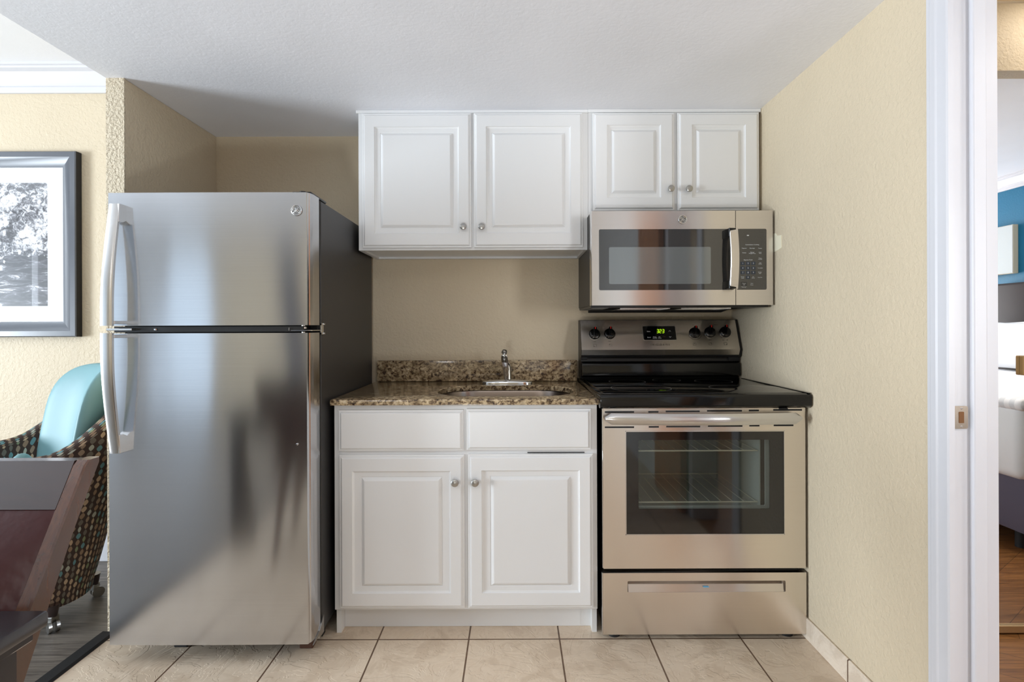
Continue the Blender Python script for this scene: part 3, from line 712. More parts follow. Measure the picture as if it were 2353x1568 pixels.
sk = thing('sink', (-.03, 2.2, .70), 'stainless steel undermount sink bowl set in the granite', 'sink')
mb = MB(); rg = []
for g, z in ((.02, .857), (.006, .857), (.004, .85), (.0, .80), (-.006, .72), (-.03, .69), (-.10, .684)):
    rg.append([(p[0], p[1], z) for p in hole_pts(8, g, r=max(.06, .155 + g))])
mb.ring_stack(rg, False, True); o = mb.build('bowl', M['steel_sink'], sk, angle=60)
md = o.modifiers.new('thick', 'SOLIDIFY'); md.thickness = .0012
mb = MB(); mb.lathe([(0, .045), (.6, .045), (1, .035)], (-.03, 2.22, .684), (-.03, 2.22, .689)); mb.build('drain', M['chrome'], sk)

fc = thing('faucet', (-.035, 2.49, .882), 'chrome single-lever kitchen faucet on an oval plate', 'faucet')
mb = MB(); n = 36
def ell(a, b_, z, cx=-.031, cy=2.50):
    return [(cx + a * math.copysign(abs(math.cos(2 * math.pi * i / n)) ** .8, math.cos(2 * math.pi * i / n)), cy + b_ * math.sin(2 * math.pi * i / n), z) for i in range(n)]
mb.ring_stack([ell(.119, .026, .8822), ell(.119, .026, .886), ell(.115, .024, .890), ell(.095, .021, .895), ell(.055, .017, .8985), ell(.03, .014, .900)])
mb.build('base_plate', M['chrome'], fc, angle=50)
mb = MB(); bx = -.034
mb.lathe([(0, .019), (.08, .0175), (.45, .0185), (.75, .0165), (.92, .010), (1, .003)], (bx + .007, 2.512, .898), (bx + .004, 2.512, .984)); mb.build('body', M['chrome'], fc, angle=60)
# spout arm leaning up and towards the room
mb = MB(); rings = []
for t, (x, y, z, w_, d_) in enumerate([(-.033, 2.487, .900, .010, .008), (-.034, 2.484, .918, .012, .009), (-.037, 2.470, .950, .0145, .010), (-.040, 2.455, .980, .0155, .011), (-.0425, 2.445, 1.005, .0155, .011), (-.0435, 2.442, 1.018, .012, .009)]):
    rings.append([(x + a, y + b_, z) for a, b_ in rrect(-w_, w_, -d_, d_, .004, 3)])
mb.ring_stack(rings); mb.build('spout', M['chrome'], fc, angle=50)
mb = MB(); mb.lathe([(0, .0095), (.05, .0105), (.55, .0105), (.58, .0098), (.62, .0105), (.95, .0105), (1, .007)], (-.0425, 2.435, .985), (-.0435, 2.433, 1.016)); mb.build('aerator', M['nickel'], fc)
mb = MB(); mb.cyl((-.0435, 2.443, 1.014), (-.042, 2.446, 1.028), .008, .007); mb.lathe([(0, .010), (.15, .0125), (.8, .0125), (1, .009)], (-.044, 2.440, 1.026), (-.0405, 2.452, 1.037)); mb.build('lever', M['nickel'], fc)

# ---------------------------------------------------------------- over-the-range microwave
mw = thing('microwave', (.69, 2.4, 1.23), 'stainless over-the-range microwave with black glass door and keypad', 'microwave')
MX0, MX1, MYF, MZ0, MZ1 = .318, 1.066, 2.18, 1.234, 1.622
mb = MB(); mb.box(MX0 + .003, MX1 - .003, 2.205, 2.612, MZ0 + .002, MZ1, .002, 1); mb.build('body', M['fridge_side'], mw, smooth=False)
s5 = F / MYF
px5 = lambda px: (px - 1180) / s5
pz5 = lambda py: H + (750 - py) / s5
XS = px5(1691)
def framed(name, x0, x1, z0, z1, hole, y0, y1, mat, parent, bevx=0.0):
    """steel front with a rounded rectangular opening, closed by the glass behind"""
    hx0, hx1, hz0, hz1, r = hole
    n_ = 6; inner = rrect(hx0, hx1, hz0, hz1, r, n_) if r > 0 else [(hx1, hz1), (hx0, hz1), (hx0, hz0), (hx1, hz0)]
    cx_, cz_ = (hx0 + hx1) / 2, (hz0 + hz1) / 2
    k = n_ + 1 if r > 0 else 1
    corners = [(x1, z1), (x0, z1), (x0, z0), (x1, z0)]
    out = []
    for q in range(4):
        for i in range(k):
            # fan: corner points, spread only along nothing -> use projection for mid points
            out.append(corners[q])
    mb = MB()
    bm = mb.bm
    def loop(pts, y): return [bm.verts.new((p[0], y, p[1])) for p in pts]
    ci = loop(corners, y0); ins = loop(inner, y0); cb = loop(corners, y1); inb = loop(inner, y1)
    L = len(inner)
    for A, B in ((ci, ins), (cb, inb)):
        for q in range(4):
            for i in range(k - 1):
                bm.faces.new((A[q], B[q * k + i], B[q * k + i + 1]))
            a_, b2 = q * k + k - 1, ((q + 1) * k) % L
            bm.faces.new((A[q], B[a_], B[b2], A[(q + 1) % 4]))
    for q in range(4): bm.faces.new((ci[q], ci[(q + 1) % 4], cb[(q + 1) % 4], cb[q]))
    for i in range(L): bm.faces.new((ins[i], ins[(i + 1) % L], inb[(i + 1) % L], inb[i]))
    return mb.build(name, mat, parent, angle=25)
gx0, gx1, gz0, gz1 = px5(1377), px5(1762), pz5(668), pz5(528)
# door: its own steel with opening to the split; panel: the rest
md_ = framed('door', MX0 + .004, XS - .0012, MZ0, MZ1, (gx0, XS - .006, gz0, gz1, .006), MYF, MYF + .022, M['steel'], mw)
mb = MB(); mb.prism([(MX0, MYF + .03), (MX0, MYF + .012), (MX0 + .0015, MYF + .004), (MX0 + .004, MYF), (MX0 + .004, MYF + .03)], 'Z', MZ0, MZ1); mb.build('door_edge', M['chrome'], md_, angle=60)
mb = MB(); mb.box(gx0 + .0002, XS - .0062, MYF + .0012, MYF + .02, gz0 + .0002, gz1 - .0002); mb.build('door_glass', M['micro_glass'], md_, smooth=False)
mb = MB(); mb.prism(rrect(px5(1400), px5(1634), pz5(654), pz5(569), .006), 'Y', MYF + .0008, MYF + .004); mb.build('door_window', M['micro_screen'], md_, smooth=False)
cp = framed('control_panel', XS + .0012, MX1, MZ0, MZ1, (XS + .003, gx1, gz0, gz1, .006), MYF, MYF + .022, M['steel'], mw)
mb = MB(); mb.box(XS + .0032, gx1 - .0002, MYF + .0012, MYF + .02, gz0 + .0002, gz1 - .0002); gp = mb.build('panel_glass', M['micro_glass'], cp, smooth=False)
mb = MB(); mb.box(XS - .001, XS + .001, MYF + .006, MYF + .024, MZ0, MZ1); mb.build('door_seam', M['rubber'], mw, smooth=False)
# handle: bowed vertical strap on two dark posts
mb = MB(); hx0, hx1 = px5(1669), px5(1689); rings = []
for i in range(17):
    t = i / 16; z = pz5(667) + (pz5(529) - pz5(667)) * t; off = .034 + .014 * math.sin(math.pi * t)
    y = MYF - off
    rings.append([(hx0, y + .010, z), (hx0 + .001, y + .002, z), (hx0 + .003, y, z), (hx1 - .002, y - .001, z), (hx1, y + .002, z), (hx1, y + .010, z)])
mb.ring_stack(rings); hh = mb.build('door_handle', M['steel'], md_, angle=25)
for z0, z1 in ((pz5(667), pz5(648)), (pz5(549), pz5(529))):
    mb = MB(); mb.box(hx0 - .002, hx1 - .008, MYF - .036, MYF + .002, z0, z1, .002, 1); mb.build('handle_post', M['enamel'], hh, smooth=False)
badge(px5(1569), pz5(506), MYF, .018, md_)
# keypad
sE = F / (MYF + .001)
KX = lambda px: (px - 1180) / sE
KZ = lambda py: H + (750 - py) / sE
def zpx(x, y): return 1640 + x / 9.8, 520 + y / 9.8    # zoomed keypad view to photo pixels
ky = MYF + .0006
def K(x, y): a_, b_ = zpx(x, y); return KX(a_), KZ(b_)
for r_ in range(3):
    for c_ in range(3):
        x, z = K((657, 777, 897)[c_], (857, 963, 1064)[r_])
        mb = MB(); mb.prism(rrect(x - .0085, x + .0085, z - .0070, z + .0070, .002, 3), 'Y', ky, ky + .002); k_ = mb.build('key', M['key'], gp, smooth=False)
x, z = K(777, 1172); mb = MB(); mb.prism(rrect(x - .0085, x + .0085, z - .0070, z + .0070, .002, 3), 'Y', ky, ky + .002); mb.build('key', M['key'], gp, smooth=False)
x, z = K(683, 1322); mb = MB(); mb.prism(rrect(x - .0125, x + .0125, z - .0085, z + .0085, .002, 3), 'Y', ky, ky + .002); mb.build('key', M['key_grey'], gp, smooth=False)
its = []
for st, x, y, s_ in [('Convenience Cooking', 872, 436, 30), ('Popcorn', 692, 515, 27), ('Beverage', 872, 516, 27), ('Potato', 1050, 518, 27), ('Reheat', 692, 619, 27), ('Defrost', 872, 608, 25), ('Weight/Time', 872, 634, 25), ('Cook', 1050, 608, 25), ('Time', 1050, 634, 25),
                     ('Timer', 1050, 740, 25), ('On/Off', 1050, 767, 25), ('Express Cook', 780, 778, 30), ('Add', 1050, 848, 25), ('30 Sec', 1050, 874, 25), ('Turntable', 1050, 963, 25), ('Surface', 1045, 1055, 25), ('Light', 1045, 1081, 25), ('Vent Fan', 1045, 1175, 25),
                     ('Power', 655, 1160, 25), ('Level', 655, 1188, 25), ('Set', 893, 1160, 25), ('Clock', 893, 1187, 25), ('Cancel', 683, 1308, 25), ('Off', 683, 1342, 25), ('Start', 862, 1308, 25), ('Pause', 862, 1343, 25), ('Lock Controls', 683, 1380, 18), ('Hold 3 sec', 683, 1398, 18)]:
    X_, Z_ = K(x, y); its.append((st, s_ / 9.8 / sE * 1.15, at(X_, ky - .0002, Z_)))
for i, ch in enumerate('123456789'):
    X_, Z_ = K((657, 777, 897)[i % 3], (857, 963, 1064)[i // 3]); its.append((ch, .0085, at(X_, ky - .0004, Z_)))
X_, Z_ = K(777, 1172); its.append(('0', .0085, at(X_, ky - .0004, Z_)))
lt = text_mb(its, 'lettering', M['whiteink'], gp)
X_, Z_ = K(776, 226); mb = MB(); mb.box(X_ - .004, X_ + .004, ky - .0002, ky + .001, Z_ - .002, Z_ + .002); mb.build('indicator_light', M['whiteink'], gp, smooth=False)
# underside: vents, light lens, label
mb = MB(); mb.box(MX0 + .005, MX1 - .005, MYF + .03, 2.60, MZ0 - .008, MZ0 + .003, .002, 1); us_ = mb.build('underside', M['black'], mw, smooth=False)
mb = MB(); mb.prism([(.33, 2.23), (.40, 2.23), (.415, 2.5), (.345, 2.5)], 'Z', MZ0 - .0092, MZ0 - .007); mb.build('data_label', M['label'], us_, smooth=False)
for x0, x1 in ((.46, .66), (.72, .92)):
    mb = MB()
    mb.box(x0, x1, 2.26, 2.48, MZ0 - .0095, MZ0 - .007)
    for k in range(6): mb.box(x0, x1, 2.27 + k * .035, 2.275 + k * .035, MZ0 - .011, MZ0 - .009)
    mb.box(x0 - .006, x0, 2.26, 2.48, MZ0 - .013, MZ0 - .007); mb.box(x1, x1 + .006, 2.26, 2.48, MZ0 - .013, MZ0 - .007)
    mb.build('grease_filter', M['steel_handle'], us_, smooth=False)
mb = MB(); mb.prism([(2.30, MZ0 - .008), (2.45, MZ0 - .008), (2.56, MZ0 - .021), (2.56, MZ0 - .008)], 'X', .36, 1.0); mb.build('vent_duct', M['rubber'], us_, smooth=False)

# ---------------------------------------------------------------- electric range
rg_ = thing('range', (.69, 2.25, 0), 'stainless steel electric range with black glass cooktop', 'stove')
RX0, RX1, RYF = .324, 1.067, 1.94
sR = F / RYF
rx = lambda px: (px - 1180) / sR
rz = lambda py: H + (750 - py) / sR
mb = MB(); mb.box(RX0 + .004, RX0 + .03, 1.985, 2.595, .035, .872); mb.box(RX1 - .032, RX1 - .006, 1.985, 2.595, .035, .872); mb.box(RX0 + .03, RX1 - .032, 1.985, 2.595, .035, .40); mb.box(RX0 + .03, RX1 - .032, 1.985, 2.595, .79, .872); mb.box(RX0 + .03, RX1 - .032, 2.45, 2.595, .40, .79); mb.build('body', M['enamel'], rg_, smooth=False)
# drawer
mb = MB(); hx0, hx1, hz0, hz1 = rx(1440), rx(1803), rz(1363), rz(1337)
dr = framed('drawer', RX0, RX1, .021, .246, (hx0, hx1, hz0, hz1, .004), RYF, RYF + .03, M['steel_range'], rg_)
mb.bm.free()
mb = MB(); mb.box(hx0, hx1, RYF + .020, RYF + .029, hz0, hz1); mb.build('handle_recess', M['steel_handle'], dr, smooth=False)
mb = MB(); mb.prism([(RYF + .002, hz0), (RYF + .022, hz0), (RYF + .022, hz1 - .006), (RYF + .006, hz1 - .014)], 'X', hx0 + .003, hx1 - .006); dh = mb.build('drawer_handle', M['steel'], dr, smooth=False)
mb = MB(); mb.prism([(rx(1614), RYF - .0), (rx(1627), RYF + .0), (rx(1624), RYF + .004), (rx(1617), RYF + .004)], 'Z', rz(1352), rz(1350)); mb.build('film_scrap', M['blueprot'], dh, smooth=False)
# bright left edges of drawer and door
mb = MB(); mb.box(RX0 - .003, RX0 + .0005, RYF + .003, RYF + .04, .022, .245, .0012, 2); mb.build('drawer_edge', M['chrome'], dr)
# door
od = framed('oven_door', RX0 + .002, RX1 - .002, .262, .848, (rx(1438), rx(1800), rz(1229), rz(994), .0015), RYF, RYF + .035, M['steel_range'], rg_)
mb = MB(); mb.box(RX0 - .001, RX0 + .0025, RYF + .003, RYF + .04, .263, .847, .0012, 2); mb.build('door_edge', M['chrome'], od)
# glass frame pieces (black) around the clear window
wx0, wx1, wz0, wz1 = rx(1466), rx(1768), rz(1172), rz(1013)
gl_ = framed('glass_border', rx(1438) + .0003, rx(1800) - .0003, rz(1229) + .0003, rz(994) - .0003, (wx0, wx1, wz0, wz1, .004), RYF + .001, RYF + .006, M['blackgloss'], od)
mb = MB(); mb.prism(rrect(wx0 + .0002, wx1 - .0002, wz0 + .0002, wz1 - .0002, .004), 'Y', RYF + .0012, RYF + .0032); mb.build('window_glass', M['oven_glass'], od, smooth=False)
mb = MB()
for b_ in ((rx(1436), rx(1801), RYF - .0012, RYF + .001, rz(993), rz(991.5)), (rx(1436), rx(1801), RYF - .0012, RYF + .001, rz(1231.5), rz(1229)), (rx(1436), rx(1437.5), RYF - .0012, RYF + .001, rz(1231), rz(992)), (rx(1800), rx(1801.5), RYF - .0012, RYF + .001, rz(1231), rz(992))): mb.box(*b_)
mb.build('window_trim', M['steel_handle'], od, smooth=False)
# cavity seen through the window, with racks (box lined in grey enamel, open to the front)
cvb = framed('cavity_front', wx0 - .03, wx1 + .03, wz0 - .03, wz1 + .03, (wx0 + .001, wx1 - .001, wz0 + .001, wz1 - .001, .004), RYF + .0355, RYF + .04, M['oven_dark'], rg_)
mb = MB(); X0c, X1c, Z0c, Z1c, Y0c, Y1c = wx0 - .028, wx1 - .02, wz0 - .02, wz1 + .02, RYF + .041, 2.40
for b_ in ((X0c, X1c, Y0c, Y1c, Z0c - .004, Z0c), (X0c, X1c, Y0c, Y1c, Z1c, Z1c + .004), (X0c - .004, X0c, Y0c, Y1c, Z0c, Z1c), (X1c, X1c + .004, Y0c, Y1c, Z0c, Z1c), (X0c, X1c, Y1c, Y1c + .004, Z0c, Z1c)): mb.box(*b_)
mb.build('oven_cavity', M['oven_dark'], rg_, smooth=False)
for zr in (rz(1045), rz(1166)):
    mb = MB(); y_ = RYF + .05
    mb.tube([(X0c + .003, y_, zr), (X1c - .003, y_, zr)], .0028, 8); mb.tube([(X0c + .003, 2.37, zr), (X1c - .003, 2.37, zr)], .0028, 8)
    for k in range(12):
        xx = X0c + .01 + (X1c - X0c - .02) * k / 11; mb.tube([(xx, y_ - .003, zr + .0015), (xx, 2.37, zr + .0015)], .0013, 6)
    mb.build('oven_rack', M['oven_rack'], rg_)
# door handle, bowed bar
mb = MB(); rings = []; n = 32
xa, xb = .3285, 1.036
for i in range(n + 1):
    t = i / n; x = xa + (xb - xa) * t; o_ = .030 + .026 * math.sin(math.pi * t) ** .8; zc_ = .8150; hh_ = .0205
    en = min(1, min(t, 1 - t) / .02 + .35)
    yc = RYF - o_
    rings.append([(x, yc + .012, zc_ - hh_ * en * .75), (x, yc + .003, zc_ - hh_ * en), (x, yc - .004, zc_ - hh_ * en * .55), (x, yc - .007, zc_), (x, yc - .004, zc_ + hh_ * en * .55), (x, yc + .003, zc_ + hh_ * en), (x, yc + .012, zc_ + hh_ * en * .75)])
mb.ring_stack(rings); oh = mb.build('door_handle', M['steel_handle'], od, angle=50)
for x in (xa + .03, xb - .03):
    mb = MB(); mb.box(x - .014, x + .014, RYF - .032, RYF + .004, rz(966) - .008, rz(966) + .014, .003, 1); mb.build('handle_post', M['steel_handle'], oh)
# vent slots
for (a0, a1, yy) in [(1389, 1456, 948), (1489, 1512, 948), (1529, 1607, 947), (1624, 1704, 946), (1720, 1743, 945.5), (1776, 1842, 944.5), (1389, 1456, 983), (1490, 1513, 982.5), (1530, 1608, 982), (1626, 1705, 981), (1721, 1744, 980.5), (1777, 1822, 980)]:
    mb = MB(); dz = .0028
    fr_ = MB(); fr_.prism(rrect(rx(a0) - .001, rx(a1) + .001, rz(yy) - dz - .001, rz(yy) + dz + .001, .0012, 2), 'Y', RYF - .0006, RYF + .001)
    f_ = fr_.build('vent_slot', M['steel_handle'], od, smooth=False)
    mb.box(rx(a0), rx(a1), RYF - .0009, RYF + .001, rz(yy) - dz, rz(yy) + dz); mb.build('slot_opening', M['rubber'], f_, smooth=False)
# cooktop
mb = MB(); mb.prism([(1.912, .856), (1.906, .862), (1.905, .893), (1.909, .900), (1.918, .9035), (2.60, .8975), (2.60, .872), (1.95, .872), (1.95, .850), (1.925, .850)], 'X', .311, 1.0715, .002, 2)
tp = mb.build('cooktop_frame', M['enamel'], rg_, angle=30)
mb = MB(); mb.box(.327, 1.052, 1.935, 2.50, .8985, .9045, .0015, 2, Matrix.Translation((0, 0, 0))); mb.build('cooktop_glass', M['blackgloss'], rg_)
mb = MB(); mb.prism([(1.914, .9035), (2.48, .8992), (2.48, .9047), (1.914, .906)], 'X', 1.0615, 1.0705); mb.build('side_rail', M['enamel'], rg_, smooth=False)
def ringmark(cx_, cy_, r):
    mb = MB(); n = 64
    rr = [[(cx_ + q * math.cos(2 * math.pi * i / n), cy_ + q * math.sin(2 * math.pi * i / n), .9047) for i in range(n)] for q in (r, r + .0012)]
    mb.ring_stack(rr, False, False); mb.build('burner_ring', M['label'], rg_, smooth=False)
for q in ((.50, 2.09, .115), (.50, 2.34, .078), (.88, 2.34, .078), (.87, 2.09, .095), (.69, 2.40, .06)): ringmark(*q)
mb = MB(); mb.box(.96, .99, 1.9175, 1.9245, .846, .8505); mb.build('latch_gap', M['rubber'], rg_, smooth=False)
# backguard
GX0, GX1 = .318, 1.072
yk = 2.485                          # kink of the steel panel
mb = MB()
mb.prism([(2.545, 1.178), (2.608, 1.178), (2.608, .90), (2.53, .90), (2.515, .985), (2.52, 1.0), (2.50, 1.004), (yk + .004, 1.037)], 'X', GX0, GX1 + .001, .001, 1)
bg = mb.build('backguard', M['black'], rg_, smooth=False)
P0 = Vector((0, 2.541, 1.1765)); P1 = Vector((0, yk, 1.038)); P2 = Vector((0, 2.500, 1.0065))
mb = MB(); th = .004
mb.prism([(P0.y, P0.z), (P1.y, P1.z), (P2.y, P2.z), (P2.y + .006, P2.z + .002), (P1.y + .006, P1.z + .002), (P0.y + .006, P0.z)], 'X', GX0 + .001, GX1 - .012); cpnl = mb.build('control_panel', M['steel_range'], bg, smooth=False)
mb = MB(); mb.prism([(2.535, .992), (2.500, .972), (2.495, .915), (2.54, .903)], 'X', GX0 + .004, GX1 - .004, .002, 2); mb.build('splash_panel', M['enamel'], bg, angle=30)
mb = MB(); mb.box(GX0 + .002, GX0 + .03, 2.51, 2.53, .992, 1.003); mb.build('corner_cap', M['rubber'], bg, smooth=False); mb = MB(); mb.box(GX1 - .055, GX1 - .002, 2.51, 2.53, .985, 1.004); mb.build('corner_cap', M['rubber'], bg, smooth=False)
# placement on the tilted panel: given photo pixels, solve for the point on the plane
dirp = (P1 - P0); nrm = Vector((0, -(P0.z - P1.z), (P1.y - P0.y) * -1)); nrm = Vector((0, dirp.z, -dirp.y)).normalized()
if nrm.y > 0: nrm = -nrm
tilt = math.atan2(P0.y - P1.y, P0.z - P1.z)
def onp(px, py):
    # plane point: y = P1.y + (z-P1.z)*k
    k_ = (P0.y - P1.y) / (P0.z - P1.z); q = (750 - py) / F
    z = (H + q * (P1.y - P1.z * k_)) / (1 - q * k_); y = P1.y + (z - P1.z) * k_
    return Vector(((px - 1180) / F * y, y, z))
ROT = Matrix.Rotation(math.radians(90) - tilt, 4, 'X')
def atp(px, py, lift=.0006): return Matrix.Translation(onp(px, py) + nrm * lift) @ ROT
def dial(px, py, oval=False):
    p = onp(px, py); q = lambda d: p + nrm * d
    mb = MB(); mb.lathe([(0, .0265), (.25, .0265), (.4, .0235), (.9, .0225), (1, .019)], q(-.001), q(.016), 32)
    o = mb.build('knob', M['enamel'], bg, angle=40)
    mb = MB(); mt = Matrix.Translation(q(.013)) @ ROT @ Matrix.Rotation(math.radians(-4), 4, 'Z')
    mb.box(-.0075, .0075, -.023, .0265, 0, .015, .003, 2, mt); g_ = mb.build('knob_grip', M['enamel'], o)
    mb = MB(); mb.box(-.0022, .0022, .0155, .0268, .0146, .0158, 0, 2, mt); mb.box(-.0022, .0022, .0262, .0268, .006, .0158, 0, 2, mt); mb.build('pointer_mark', M['redink'], g_, smooth=False)
for px, py in ((1366, 769), (1401, 768.5), (1596, 767), (1631, 766), (1666, 765.5)): dial(px, py)
# clock module
mb = MB(); c0 = onp(1515, 767); sP = F / c0.y
hw = 38 / sP; hh2 = 17.6 / sP
mt = Matrix.Translation(c0) @ ROT
mb.prism(rrect(-hw, hw, -hh2, hh2, .005, 4), 'Z', 0, .0016); bmesh.ops.transform(mb.bm, matrix=mt, verts=mb.bm.verts); cf = mb.build('clock_bezel', M['nickel'], bg, smooth=False)
mb = MB(); mb.prism(rrect(-hw + .002, hw - .002, -hh2 + .002, hh2 - .002, .004, 4), 'Z', 0, .0022); bmesh.ops.transform(mb.bm, matrix=mt, verts=mb.bm.verts); cg = mb.build('clock_glass', M['blackgloss'], cf, smooth=False)
Z7 = lambda x, y: (1465 + x / 23.53, 740 + y / 23.53)
SEG = {'3': 'abgcd', '2': 'abged'}
mb = MB()
def seg_digit(ch, cxp, cyp, w_=110, h_=185, sl=8):
    t_ = 30
    spec = {'a': (0, h_ / 2, 1), 'g': (0, 0, 1), 'd': (0, -h_ / 2, 1), 'b': (w_ / 2, h_ / 4, 0), 'c': (w_ / 2, -h_ / 4, 0), 'e': (-w_ / 2, -h_ / 4, 0), 'f': (-w_ / 2, h_ / 4, 0)}
    for s_ in SEG[ch]:
        ox, oy, hor = spec[s_]; u = 1 / 23.53 / sP
        a_ = (w_ / 2 + 6 if hor else t_ / 2) * u * .9; b_ = (t_ / 2 if hor else h_ / 4 + 3) * u * .9
        P_ = Matrix.Translation(onp(*Z7(cxp + ox + oy * .05, cyp - oy)) + nrm * .0024) @ ROT
        mb.box(-a_, a_, -b_, b_, 0, .0004, 0, 2, P_)
seg_digit('3', 1085, 540, 85); seg_digit('2', 1225, 540, 90); seg_digit('3', 1375, 540, 95)
for yy in (480, 600):
    P_ = Matrix.Translation(onp(*Z7(1155, yy)) + nrm * .0024) @ ROT; mb.box(-.0011, .0011, -.0013, .0013, 0, .0004, 0, 2, P_)
mb.build('clock_digits', M['led'], cg, smooth=False)
its = []
def tz(st, x, y, s_): its.append((st, s_ / 23.53 / sP * 1.15, Matrix.Translation(onp(*Z7(x, y)) + nrm * .0025) @ ROT))
tz('Bake', 590, 555, 82); tz('Broil', 612, 878, 80); tz('Timer', 920, 850, 68); tz('On/Off', 925, 918, 68); tz('Set', 1180, 850, 68); tz('Clock', 1190, 918, 68)
text_mb(its, 'lettering', M['whiteink'], cg)
its = []; tz('OFF', 1445, 850, 60); text_mb(its, 'lettering', plain('dim red lettering', (110, 50, 40), .5), cg)
for x, y, s_ in ((1727, 530, 1), (1755, 855, -1)):
    mb = MB(); pts = [onp(*Z7(x - 52, y + 35 * s_)), onp(*Z7(x, y - 35 * s_)), onp(*Z7(x + 52, y + 35 * s_))]
    mb.tube([p + nrm * .0025 for p in pts], .0008, 6); mb.build('arrow_mark', M['whiteink'], cg)
its = [('F R I G I D A I R E'.replace(' ', ' '), 5.2 / sP * 1.2, Matrix.Translation(onp(1517, 794) + nrm * .0006) @ ROT @ Matrix.Scale(.92, 4, (1, 0, 0)))]
its += [('Hot', 3.2 / sP, atp(1378, 751)), ('Surface', 3.2 / sP, atp(1391, 751)), ('HI', 3 / sP, atp(1592, 749)), ('Lo', 3 / sP, atp(1640, 748)), ('Warm', 3 / sP, atp(1645, 748.5)), ('Med', 3.2 / sP, atp(1366, 786)), ('Med', 3.2 / sP, atp(1401, 786)), ('Med', 3.2 / sP, atp(1631, 783.5)), ('LO', 3 / sP, atp(1662, 783.5)), ('HI', 3 / sP, atp(1671, 783.5))]
text_mb(its, 'lettering', M['greyink'], bg)
for px, py, ax, ay in ((1367, 795, -.7, -.7), (1403, 794.5, -.7, .7), (1596, 793, 0, .7), (1632, 792.5, .7, .7), (1667, 792, .7, -.7)):
    mb = MB(); P_ = atp(px, py); w_ = 3.2 / sP; h_ = 2.7 / sP; t_ = .00035
    for b_ in ((-w_, w_, h_ - t_, h_ + t_), (-w_, w_, -h_ - t_, -h_ + t_), (-w_ - t_, -w_ + t_, -h_, h_), (w_ - t_, w_ + t_, -h_, h_), (ax * w_ - .0013, ax * w_ + .0013, ay * h_ - .0013, ay * h_ + .0013)):
        mb.box(*b_, 0, .0003, 0, 2, P_)
    mb.build('burner_icon', M['greyink'], bg, smooth=False)
for px, py in ((1366, 769), (1401, 768.5), (1631, 766), (1666, 765.5)):
    mb = MB()
    for k in range(-4, 5):
        if k == 0: continue
        a_ = math.radians(-90 + k * 30); P_ = atp(px, py) @ Matrix.Translation((.0318 * math.cos(a_), .0318 * math.sin(a_), 0)); mb.box(-.0006, .0006, -.0006, .0006, 0, .0003, 0, 2, P_)
    mb.build('dial_marking', M['greyink'], bg, smooth=False)
c2 = [atp(1596, 767) @ Vector((.0325 * math.cos(math.radians(a_)), .0325 * math.sin(math.radians(a_)) - .001, .0)) for a_ in range(200, 341, 7)]
mb = MB(); mb.tube(c2, .0006, 6); mb.build('dial_marking', M['greyink'], bg, smooth=False)
for x, y in ((rx(1413) - .0, 2.0), (rx(1817), 2.0), (.36, 2.5), (1.02, 2.5)):
    mb = MB(); mb.cyl((x, y - .02, 0), (x, y - .02, .008), .022, .02); mb.cyl((x, y - .02, .008), (x, y - .02, .04), .007); mb.build('leveling_foot', M['rubber'], rg_)

# ---------------------------------------------------------------- picture on the living wall
pc = thing('framed_picture', (-2.56, 2.6, 1.1), 'black and white landscape photo in white mat and charcoal frame', 'picture')
PX0, PX1, PZ0, PZ1 = -3.06, -2.127, 1.106, 2.010; yw = YB
fw = .074
def frame_side(poly2): pass
mb = MB()
def fring(i, y): return [(PX0 + i, y, PZ0 + i), (PX1 - i, y, PZ0 + i), (PX1 - i, y, PZ1 - i), (PX0 + i, y, PZ1 - i)]
mb.ring_stack([fring(0.0, yw - .036), fring(.004, yw - .040), fring(.028, yw - .040), fring(fw - .008, yw - .026), fring(fw, yw - .024), fring(fw, yw - .014)], False, False)
mb.build('frame', M['frame_grey'], pc, angle=20)
mb = MB(); mb.ring_stack([fring(0.0, yw - .036), fring(0.0, yw - .002), fring(.05, yw - .002), fring(.05, yw - .020)], False, False); mb.build('frame_edge', M['frame_edge'], pc, angle=20)
mb = MB(); ax0, ax1, az0, az1 = PX0 + .14, -2.282, 1.256, 1.863
def r4(x0, x1, z0, z1, y): return [(x0, y, z0), (x1, y, z0), (x1, y, z1), (x0, y, z1)]
mb.ring_stack([r4(PX0 + .06, PX1 - .06, PZ0 + .06, PZ1 - .06, yw - .018), r4(ax0, ax1, az0, az1, yw - .018), r4(ax0 + .0015, ax1 - .0015, az0 + .0015, az1 - .0015, yw - .0155)], False, False); mb.build('mat_board', M['mat_board'], pc, smooth=False)
mb = MB(); mb.box(ax0 - .004, ax1 + .004, yw - .0155, yw - .0135, az0 - .004, az1 + .004); mb.build('photo_print', M['photo'], pc, smooth=False)
mb = MB(); mb.box(PX0 + .06, PX1 - .06, yw - .022, yw - .020, PZ0 + .06, PZ1 - .06); mb.build('glass', M['glass'], pc, smooth=False)

# ---------------------------------------------------------------- tub armchair
AC = Vector((-1.90, 2.12, 0)); fdir = math.atan2(-.80, -.60)     # direction it faces
ac = thing('armchair', AC, 'brown barrel armchair with coloured leaf-dot fabric and teal cushions, on casters', 'armchair')
def sstep(a, b_, x):
    t = max(0, min(1, (x - a) / (b_ - a))); return t * t * (3 - 2 * t)
def rimh(ph):     # ph: angle from the back, radians
    d = abs(math.degrees(ph)); return .955 - .28 * sstep(25, 105, d) - .06 * sstep(105, 150, d) - .26 * sstep(118, 142, d)
def shell(ph, z, inset_=0.0):
    t = max(0, (z - .10) / .85); r = .17 + .16 * min(1, t * 1.15) ** .85 - inset_
    lean = .055 * max(0, (z - .4)) / .55
    a_ = fdir + math.pi + ph
    x = r * math.cos(a_) + lean * math.cos(fdir + math.pi); y = r * math.sin(a_) + lean * math.sin(fdir + math.pi)
    return Vector((AC.x + x, AC.y + y, z))
mb = MB(); NU, NV = 72, 20
